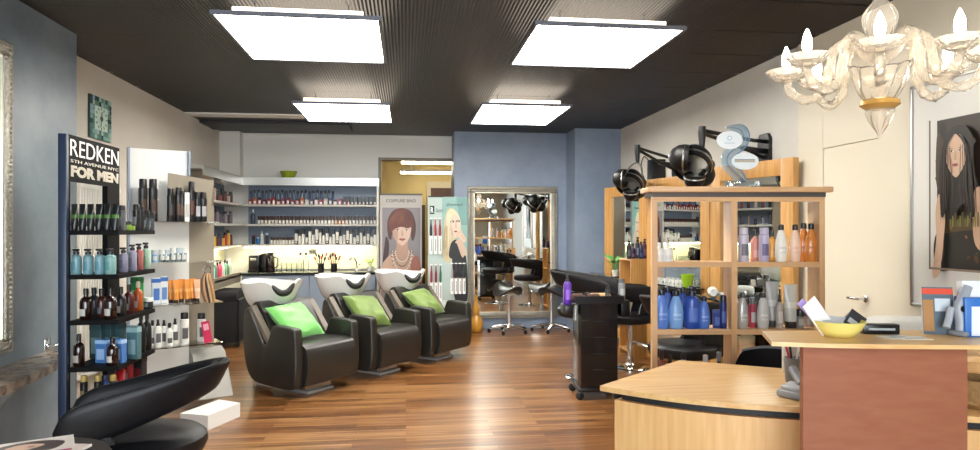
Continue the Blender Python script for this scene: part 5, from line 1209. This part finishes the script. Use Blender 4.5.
L += [([(cx+.003, hy+.02), (cx+.010, hy+.02), (cx+.016, hy-.025), (cx-.004, hy-.025)], 'c49a7e'), (ell(cx+.005, hy-.052, .02, .008, 14), '9c4b45'),
      (blob([(cx-.10, hy-.05), (cx-.06, hy+.07), (cx+.005, hy+.118), (cx-.048, hy+.05), (cx-.064, hy-.1), (cx-.05, hy-.26), (cx-.09, hy-.32)]), '120d0c'), (blob([(cx+.10, hy-.05), (cx+.07, hy+.07), (cx+.005, hy+.118), (cx+.06, hy+.05), (cx+.076, hy-.1), (cx+.065, hy-.26), (cx+.13, hy-.32)]), '120d0c')]
L += strands((cx-.06, hy+.05), (cx-.06, hy-.38), 7, .06, '3a2a22', .003, rn) + strands((cx+.08, hy+.05), (cx+.1, hy-.4), 7, .07, '38281f', .003, rn)
for i in range(26): L.append(([(.13+i*.0165, PH*.285), (.14+i*.0165, PH*.285), (.141+i*.0165, PH*(.335+.02*(i % 3))), (.133+i*.0165, PH*(.335+.02*(i % 3)))], ['6d6a36', '857a3e', '57562f'][i % 3]))
L += [([(.0, 0), (PW, 0), (PW, .012), (0, .012)], '8d7a68'), ([(.0, 0), (.012, 0), (.012, PH), (0, PH)], '6b5c50')]
flatprint('printed_portrait', L, Mp, t, 'printed portrait of a dark haired woman in a forest', dark=1.0)

# ------------------------------------------------------------------ left: black product stand
SXB, SXF = -1.80, -1.555; SYN, SYF = 3.86, 4.47
def sy(px, X): return YA(px, X)
HY0, HY1 = YA(68.5, SXB), YA(119.5, SXB)
ZH1 = CAMZ+D(68.5, HY0)*(229-134)/FPX; ZH0 = CAMZ+D(68.5, HY0)*(229-180.5)/FPX
t = thing('product_stand', 'black and navy product stand with lettered header at the left wall', 'display stand', (0, 0, 0))
MB().box(SXB-.04, SXB+.002, HY0-.03, HY0, 0, ZH1, M_navy, bev=.004).build('navy_post', t, 'navy blue side post')
MB().box(SXB-.03, SXB, HY0, HY1, ZH0, ZH1, M_standblack).build('header', t)
yp0 = YA(107.5, SXB); MB().box(SXB-.03, SXB-.0, yp0, HY1, 0, ZH0, M_standblack).build('rear_post', t)
MB().box(SXB-.03, SXB, HY0, HY0+.02, 0, ZH0, M_standblack).build('front_post', t)
SLV = [1.412, 1.172, .925, .672, .45]
for z in SLV: MB().prism([(SXB, HY0), (SXF, HY0+.02), (SXF, SYF), (SXB, SYF)], z-.024, z, M_standblack).build('shelf', t)
MB().box(SXB-.02, SXF, HY0, SYF, 0, .06, M_standblack).build('plinth', t)
Mr = FM((SXB+.0005, 0, 0), (1, 0, 0)); yc = (HY0+HY1)/2; wd_ = HY1-HY0; hh = ZH1-ZH0
text('lettering', 'REDKEN', wd_*.95, colmat('ecebe6', .4), Mr @ Matrix.Translation((yc, ZH1-hh*.27, 0)), t, h=hh*.36, bold=-.004)
text('small_lettering', '5TH AVENUE NYC', wd_*.94, colmat('c9c4ba', .4), Mr @ Matrix.Translation((yc, ZH1-hh*.56, 0)), t, h=hh*.07)
text('lettering', 'FOR MEN', wd_*.93, colmat('b9b2a4', .4), Mr @ Matrix.Translation((yc, ZH1-hh*.78, 0)), t, h=hh*.25, bold=.05)
def sb_(kind, px, top, base, r, body, cap, lc, lab, grp, sh, Y=None, X=None, rz=None):
    if Y is None: Y = YA(px, X)
    h = (base-top)*D(px, Y)/FPX
    return bottle(kind, XA(px, Y), Y, SLV[sh], r, h, body, cap, lc, lab, grp, -.45 if rz is None else rz)
YN = HY0+.06
G = 'black tubes with green bands'
for i, px in enumerate((74.5, 82.5, 90.8, 99, 107.3, 115.2)): sb_('tube', px, 202.5, 229, .0205, '1b1d20', '17181a', '56803c', nth(i, 6)+' of six black and green tubes on the top shelf of the stand', G, 0, YN)
G = 'jars and cans on the top shelf of the black stand'
sb_('can', 122, 204, 229, .020, '63666b', '3a3b3f', '8d9095', 'grey can right of the black green tubes on the stand', G, 0, X=SXF-.04)
for i, (px, hh_, c, lab) in enumerate(((128, 11, '86a83e', 'green jar in front of the dark cans on the stand'), (131.5, 9, '93b04a', 'small green jar second in front of the dark cans'))): sb_('jar', px, 231-hh_, 229, .02, c, '2a2c2a', 'b9c98a', lab, G, 0, X=SXF-.03)
for i, (px, tp, c) in enumerate(((136.5, 202, '1d1f24'), (140.5, 203, '25262b'), (146, 208, '3a4046'), (151, 209, '454b50'))): sb_('can' if i < 2 else 'jar', px, tp, 228, .021, c, '141518', '9aa0a6', nth(i, 4)+' dark can or jar at right end of the stand top shelf', G, 0, X=SXF-.045)
G = 'teal bottles on the second shelf of the black stand'
for i, px in enumerate((76.5, 88.3, 99.8)): sb_('pump', px, 249.5, 275, .0255, '7aa3ad', '23282c', '5d95a5', nth(i, 3)+' of three teal pump bottles on the second shelf of the stand', G, 1, YN)
sb_('pump', 110.5, 250, 275.5, .0285, '80a9a6', '23282c', '5f9a98', 'wider teal pump bottle at the shelf corner of the stand', G, 1, YN)
G = 'grey and red bottles on the second shelf of the black stand'
for px, c, lc, lab in ((123.5, '85849a', '6f6d86', 'lavender grey bottle right of the teal bottles'), (132.5, '8b8a9e', '757389', 'second lavender grey bottle right of the teal bottles'), (139, 'a25a58', '7d3a3a', 'dull red bottle on the second shelf of the stand'), (146, '93b39a', '76987e', 'pale green bottle at right end of the stand second shelf')):
    sb_('pump', px, 247.5 if px > 130 else 250, 274 if px > 130 else 275, .024, c, '1e2024', lc, lab, G, 1, X=SXF-.05)
G = 'brown bottles on the third shelf of the black stand'; br_ = mat('brown_glass', '210f0a', .12, var=.05, coat=.5)
for i, (px, Yo, c, lab) in enumerate(((86, .05, br_, 'brown bottle with white label in front at left of the third shelf'), (94, .15, '23252c', 'dark navy bottle behind the front brown bottles'), (101.5, .16, '3a1812', 'reddish brown bottle behind the front brown bottles'), (110.8, .05, br_, 'brown bottle with white label at the third shelf corner'))):
    sb_('round', px, 291+(i % 3)*1.5, 322, .031, c, K, 'c9c6c0' if i in (0, 3) else '5a5c66', lab, G, 2, HY0+Yo+.02)
for i, (px, c, lab) in enumerate(((121, '1f1c20', 'black bottle with pale top label right of the brown bottles'), (129, '4a1a18', 'dark red bottle in the middle of the third shelf'), (138, 'a34a1c', 'orange brown bottle near right end of the third shelf'))): sb_('round', px, 291, 320, .028, c, K if i < 2 else 'c8b9a5', 'b9aaa2', lab, G, 2, X=SXF-.06)
sb_('jar', 148, 307, 318, .03, '2a2c30', 'c9c9c4', '8a8a88', 'low dark jar with pale lid at right end of third shelf', G, 2, X=SXF-.045)
sb_('box', 137, 279, 312, .033, '2f8a4c', '1f5f38', '8ac49a', 'bright green box behind the bottles on the third shelf', G, 2, 4.40)
G = 'boxes and bottles on the fourth shelf of the black stand'
sb_('round', 79, 336, 368, .028, br_, K, 'b9b2aa', 'brown bottle standing alone at left of the fourth shelf', G, 3, HY0+.06)
sb_('round', 112.5, 341, 369, .029, br_, K, 'd9d2ca', 'brown bottle in front of the blue boxes on the fourth shelf', G, 3, HY0+.06)
for i, (px, tp, c, lc, Yo, lab) in enumerate(((98, 328, '2e4a4f', '6d8f94', .28, 'dark teal box at left back of the fourth shelf'), (108, 328, '2e4a4f', '6d8f94', .30, 'second dark teal box at back of the fourth shelf'), (118, 328, '35535a', '6d8f94', .32, 'third dark teal box at back of the fourth shelf'), (103, 342, '4a79b8', '9fbfe6', .14, 'blue box left of the front brown bottle'), (119, 342, '4a79b8', 'a9c6ea', .13, 'blue box right of the front brown bottle'), (134, 331, '4d7077', '8fb0b4', .24, 'grey teal box at right of the fourth shelf'))):
    sb_('box', px, tp, 368-Yo*18, .038 if i < 3 else .034, c, lc if i > 2 else '263f44', lc, lab, G, 3, HY0+Yo, rz=-.3)
for i, px in enumerate((141, 147)): sb_('round', px, 322+2*i, 362, .027, '15161a', K, '6c7f86', ['tall black bottle, left of two at right end of fourth shelf', 'tall black bottle, right of two at right end of fourth shelf'][i], G, 3, X=SXF-.045)
G = 'gold capped bottles on the lowest shelf of the black stand'
for i, (px, Yo) in enumerate(((84, .06), (98, .06), (113, .06))): sb_('can', px, 383, 414, .019, '17181c', 'b59a52', '8a7a4a', nth(i, 3)+' of three gold capped bottles on the lowest shelf of the stand', G, 4, HY0+Yo)
sb_('can', 105, 384, 412, .019, '2a4f8a', '1d2f5a', '6f8fc0', 'blue can between gold capped bottles on the lowest shelf', G, 4, HY0+.12)
o = thing('hair_clipper', 'red and black hair clipper on the lowest shelf of the stand', 'clipper', (SXF-.08, HY0+.25, SLV[4]+.012), .6)
MB().tube(spline([(-.02, -.06, .02), (0, 0, .06), (.01, .05, .10), (.02, .08, .12)]), .03, M_red, 12, rs=None).build('body', o); MB().box(.0, .04, .07, .10, .10, .15, M_blackplas, bev=.005).build('head', o)
sb_('can', 128, 372, 408, .03, '8f1f2a', K, 'b9b2aa', 'dark red can at the back of the lowest stand shelf', G, 4, 4.3); sb_('box', 140, 375, 408, .035, '2a2c30', '1b1c20', '8a2a2a', 'black box at the back of the lowest stand shelf', G, 4, 4.38)

# white column radiator on the beige wall behind the stand
M_rad = mat('radiator_white', 'f2f1ec', .35, var=.01)
y0, y1 = YA(80, -2.52), YA(123, -2.5); t = thing('radiator', 'tall white slatted radiator on the beige wall behind the black stand', 'radiator', (XL, y0, 0)); Lr = y1-y0
n = 17
MB().box(.02, .05, .01, Lr-.01, .26, 1.76, mat('slat_gap_shade', '8f897d', .6)).build('back_panel', t)  # grey sheet added to colour the shade in the gaps between slats
for i in range(n):
    y = Lr*(i+.5)/n; MB().box(.05, .075, y-Lr/n*.36, y+Lr/n*.36, .28, 1.74, M_rad, bev=.004).build('slat', t)
for z in (.24, 1.74): MB().box(.03, .085, 0, Lr, z, z+.04, M_rad, bev=.006).build('header_rail', t)
for z in (.5, 1.5): MB().box(.001, .02, Lr*.3, Lr*.7, z, z+.05, M_rad).build('wall_bracket', t)
# square mosaic clock
yk = YA(101, XL+.02); zk = CAMZ+D(101, yk)*(229-119)/FPX
t = thing('square_clock', 'square clock with green mosaic frame high on the left wall', 'clock', (XL, yk, zk)); Mk = FM((0, 0, 0), (1, 0, 0))
MB().box(-.20, .20, -.18, .18, 0, .02, colmat('2c4442', .4), Mk, bev=.004).build('frame', t)
ti = MB(); rn = random.Random(2); cl_ = ['4f8580', '86b5ab', '2f504f', 'b5d0c4', '6a9080', '9abccb']
for i in range(10):
    for j in range(9):
        if 2 <= i <= 7 and 2 <= j <= 6: continue
        x, y = -.18+.04*i, -.16+.04*j; ti.box(x-.018, x+.018, y-.018, y+.018, .02, .0235, colmat(rn.choice(cl_), .25), Mk)
ti.build('mosaic_tiles', t)
MB().box(-.125, .125, -.10, .10, .02, .023, colmat('c3ddd0', .3), Mk).build('dial', t)
hd_ = MB()
for k in range(12):
    a = k*PI/6; hd_.box(-.005, .005, -.012, .012, .023, .0245, colmat('20302e', .4), Mk @ Matrix.Translation((.10*math.sin(a), .085*math.cos(a), 0)) @ Matrix.Rotation(-a, 4, 'Z'))
hd_.build('hour_marks', t)
MB().box(-.007, .007, -.01, .06, .0245, .026, colmat('151b1b', .4), Mk @ Matrix.Rotation(-.15, 4, 'Z')).box(-.005, .005, -.012, .075, .026, .0275, colmat('151b1b', .4), Mk @ Matrix.Rotation(2.9, 4, 'Z')).lathe([(.022, .0245), (.022, .029)], colmat('151b1b', .4), 16, Mk @ Matrix.Translation((-.0, 0, 0))).build('hands', t)

# ------------------------------------------------------------------ white display unit with glass shelves
dv = Vector((.857, .515, 0)); nv = Vector((.515, -.857, 0)); O = Vector((-2.10, 5.50, 0))
def W(tt, nn, z): p_ = O+dv*tt+nv*nn; return (p_.x, p_.y, z)
Mw = Matrix(((dv.x, nv.x, 0, O.x), (dv.y, nv.y, 0, O.y), (0, 0, 1, 0), (0, 0, 0, 1)))     # local x along the board, y towards the viewer
def tpx(px, nn):       # distance along the board that shows at a column
    r = R(px); o = O+nv*nn; return (r*o.y-o.x)/(dv.x-r*dv.y)
t = thing('display_unit', 'white product display unit with glass shelves and grey side board', 'display stand', (0, 0, 0))
t0, t1, t2 = tpx(127, 0), tpx(189, 0), tpx(214, 0)
p_ = W((t0+t1)/2, 0, 0); zt = ZA(157, 149.5, p_[1])
MB().box(t0, t1, -.03, 0, .03, zt, mat('white_gloss_board', 'e2e2df', .25, var=.01), Mw).build('back_board', t)
MB().box(t0, t0+.012, 0, .05, .05, zt, M_shelfblue, Mw).box(t1-.012, t1, 0, .04, ZA(187, 175, p_[1]), zt, M_shelfblue, Mw).build('edge_strip', t)
MB().box(t1, t2, -.03, 0, .03, ZA(200, 205, p_[1]), M_taupe, Mw).build('side_board', t, 'taupe grey side board')
hc = [(tpx(167, .12), ZA(167, 222, p_[1]-.1)), (tpx(209, .12), ZA(209, 222, p_[1]-.1)), (tpx(214.5, .12), ZA(214, 179, p_[1]-.1)), (tpx(168.5, .12), ZA(168, 172.5, p_[1]-.1))]
MB().prism(hc, .10, .112, M_taupe, Mw, axis='Y').build('header_card', t, 'slanted taupe header card')
zs = [ZA(175, 221.5, p_[1]-.15), ZA(175, 262, p_[1]-.15), ZA(175, 304, p_[1]-.15), ZA(175, 346, p_[1]-.15)]
tsl = tpx(140, .1)
for z in zs:
    sh = MB().box(tsl, t2+.0, 0.001, .25, z-.008, z, M_glass, Mw).build('glass_shelf', t)
    MB().box(tsl+.02, tsl+.04, 0, .06, z-.02, z-.008, M_chrome, Mw).box(t2-.06, t2-.04, 0, .06, z-.02, z-.008, M_chrome, Mw).build('clip', sh)
MB().prism([(-1.385, 5.0), (-1.247, 5.34), (-1.43, 5.46), (-1.60, 5.09)], 0, .105, mat('white_plinth', 'e8e7e3', .35, var=.01)).build('plinth', t)
MB().prism([(.0, .105), (.30, .105), (.10, .42), (.0, .46)], t1+.0, t2+.06, mat('grey_foot', '8f8c86', .4, var=.03), Mw, axis='X').build('foot', t, 'sloping grey foot')
def dp(kind, px, top, base, r, body, cap, lc, lab, grp, sh, nn=.12):
    tt = tpx(px, nn); w_ = W(tt, nn, zs[sh]); h = (base-top)*D(px, w_[1])/FPX
    return bottle(kind, *w_, r, h, body, cap, lc, lab, grp, .54)
G = 'black cans on the upper glass shelf'
dp('can', 143, 178.5, 221, .032, '1a181a', '121114', '3f2a22', 'tall black can, left of two at left end of the upper glass shelf', G, 0)
dp('can', 153, 178.5, 221, .032, '1a181a', '121114', '3f2a22', 'tall black can, right of two at left end of the upper glass shelf', G, 0)
for i, (px, tp, c, lc) in enumerate(((170.5, 188, '191719', '3a3638'), (178.5, 187, '201c1d', '4a352a'), (182.5, 190, '1a181a', '553c2e'), (191.5, 181, '17161a', '4f2e22'), (197.5, 191.5, '17161a', '9a9a9e'), (203.5, 191.5, '17161a', '9a9a9e'))):
    dp('can', px, tp, 221, .025, c, '121114', lc, nth(i, 6)+' of the black cans before the taupe header card', G, 0, .17)
dp('box', 186.8, 192, 221, .018, 'd8d6d0', 'c9c7c1', 'a9a7a2', 'narrow white box among the black cans on the upper glass shelf', G, 0, .20)
G = 'clear jars on the second glass shelf'; cj = glass_mat('clear_plastic', 'e6edf0', .2, .1, 'cfd8da')
for i, px in enumerate((154.5, 162, 166.5, 173, 178.5, 183.5)): dp('jar', px, 250 if i < 3 else 248.5, 262, .022, cj if i else '6f9ac0', 'c9ccc9' if i % 2 else 'a9b6bf', 'b6b9b4', nth(i, 6)+' small clear jar on the second glass shelf', G, 1)
G = 'blue and orange products on the third glass shelf'
dp('box', 156, 279, 305, .03, 'c9d2dc', '2c5fa8', '3f6fb4', 'blue and white box at left of the third glass shelf', G, 2); dp('box', 164, 278, 305, .026, 'd8dce0', '3a6ab0', '5f86c0', 'second blue and white box on the third glass shelf', G, 2)
for i, px in enumerate((171, 176, 181.5, 187.5, 192.5)): dp('tube', px, 280.5, 303.5, .021, 'd88a36', '3a2418', 'e6a55a', nth(i, 5)+' of the orange tubes on the third glass shelf', G, 2, .10+.05*(i % 2))
dp('tube', 197, 281, 303, .021, 'e0b18c', '3a2418', 'eccdb0', 'pale peach tube right of the orange tubes', G, 2)
G = 'white bottles with black caps on the lowest glass shelf'
for i, (px, tp, k, bs) in enumerate(((152.5, 324, 'round', 350), (158, 322, 'spray', 349), (164, 323, 'spray', 348), (169.5, 325, 'round', 347.5), (175, 321, 'spray', 346.5), (184.5, 313.5, 'can', 345), (201.5, 313.5, 'can', 342))):
    dp(k, px, tp, bs, .026 if i < 5 else .033, 'e2e2de', '151517', '5a5c5e', nth(i, 7)+' white black capped bottle on the lowest glass shelf', G, 3, .12+.04*(i % 2))
tt = tpx(208.5, .2); o = MB().box(-.03, .03, -.004, .004, 0, .17, colmat('b8234f', .4)).box(-.02, .02, -.0048, -.004, .1, .15, colmat('e0a0b4', .4)).build('leaflet'); o.matrix_world = Matrix.Translation(W(tt, .20, zs[3])) @ Matrix.Rotation(.5, 4, 'Z') @ Matrix.Rotation(-.16, 4, 'Y'); tag(o, 'crimson leaflet leaning at right end of the lowest glass shelf', 'leaflet')
tt = tpx(205.5, .22); o = thing('hair_swatches', 'hair colour swatch ring hanging at the right of the glass shelves', 'swatch ring', W(tt, .26, ZA(205, 271, p_[1]-.2)))
MB().tube([(.03*math.cos(a), 0, .03*math.sin(a)) for a in [2*PI*i/16 for i in range(17)]], .004, M_chrome, 6).build('ring', o)
for i, c in enumerate(('8a5a3a', 'c9a27a', '5a3524', 'd9bd94', 'a87848')):
    x = -.04+.02*i; MB().tube(spline([(x*.3, 0, -.03), (x*.8, -.008*i, -.08), (x*1.1+.01, -.01*i, -.16), (x*.9+.03, -.01*i, -.25)]), .012, mat('hair_'+c, c, .4, bump=.6, scale=90), 8).build('swatch', o)

# ------------------------------------------------------------------ left foreground: mirror, stone console, hook, magazines
yr = YA(6, -2.32); zb = CAMZ-D(12.5, yr)*(352-229)/FPX
t = thing('framed_mirror', 'ornate silver framed mirror at the far left edge above the stone console', 'mirror', (-2.32, yr-.5, zb))
ornate(t, .5, 1.80, .075, Matrix.Rotation(PI/2, 4, 'Z'))
CZ2 = .625; t = thing('stone_console', 'brown stone console shelf with rounded end on the slate wall', 'console shelf', (0, 0, 0))
cp = [(-2.32, 4.83), (-2.25, 4.81), (-2.14, 4.66), (-2.07, 4.35), (-2.04, 4.0), (-2.02, 3.6), (-2.02, 3.2), (-2.06, 2.9), (-2.32, 2.75)]
cp2 = [(max(p.x, -2.319), p.y) for p in spline([(x, y, 0) for x, y in cp], 4)]
MB().prism(cp2, CZ2-.05, CZ2, M_stone).build('stone_top', t)
for y in (3.2, 4.2): MB().prism([(0, CZ2-.05), (.17, CZ2-.05), (0, CZ2-.25)], y-.015, y+.015, M_steel, Matrix.Translation((-2.32, 0, 0)), axis='Y').build('bracket', t)
yk = YA(47, -2.32); t = thing('towel_hook', 'chrome hook on square plate above the console end', 'hook', (-2.32, yk, CAMZ-D(47, yk)*(346-229)/FPX))
MB().box(0, .008, -.04, .04, -.05, .05, M_chrome, bev=.003).build('plate', t); MB().tube([(.005, 0, 0), (.05, 0, 0), (.06, .03, .004)], .012, M_chrome, 10).lathe([(.016, 0), (.016, .01)], M_chrome, 14, Matrix.Translation((.06, .03, .0))).build('peg', t)
# side table with magazines
TZ = .62; tx, ty = -1.30, 2.55
t = thing('side_table', 'small round table with magazines at the lower left corner', 'table', (tx, ty, 0))
MB().lathe([(.001, TZ-.025), (.24, TZ-.025), (.25, TZ-.015), (.24, TZ), (.001, TZ)], colmat('3a332e', .3), 40).build('table_top', t); MB().lathe([(.001, 0), (.17, 0), (.17, .012), (.03, .03), (.022, .06), (.022, TZ-.025)], M_chrome, 24).build('pedestal', t)
for i, (dx, dy, r_, c, lab) in enumerate(((-.02, -.02, .25, 'c9b48a', 'lowest magazine of the pile on the small round table'), (.0, .0, -.15, 'd8c9c4', 'middle magazine of the pile on the small round table'), (-.03, .02, .45, 'e0d6d0', 'topmost magazine with a printed face on the small round table'))):
    o = thing('magazine', lab, 'magazine', (tx+dx, ty+dy, TZ+.009*i), r_, 'magazines on the small round table')
    MB().box(-.15, .15, -.11, .11, 0, .008, colmat('e3dfd8', .5)).build('pages', o)
    cv = MB().box(-.15, .15, -.11, .11, .008, .0088, colmat(c, .3))
    if i == 2:
        Z = Matrix.Translation((0, 0, .0089))
        for j, (pl, cc_) in enumerate(((blob([(-.10, -.08), (-.02, -.02), (.08, -.05), (.12, .04), (.02, .09), (-.09, .05)]), '3f2a26'), (blob([(-.05, -.04), (.02, -.01), (.06, .03), (.0, .06), (-.06, .03)]), 'd9b39c'), (ell(.02, .02, .012, .006), 'a8364a'), ([(.05, -.10), (.14, -.10), (.14, -.075), (.05, -.075)], 'b04a62'))): cv.flat(pl, colmat(cc_, .35), Z, .0003*j)
    cv.build('cover', o)
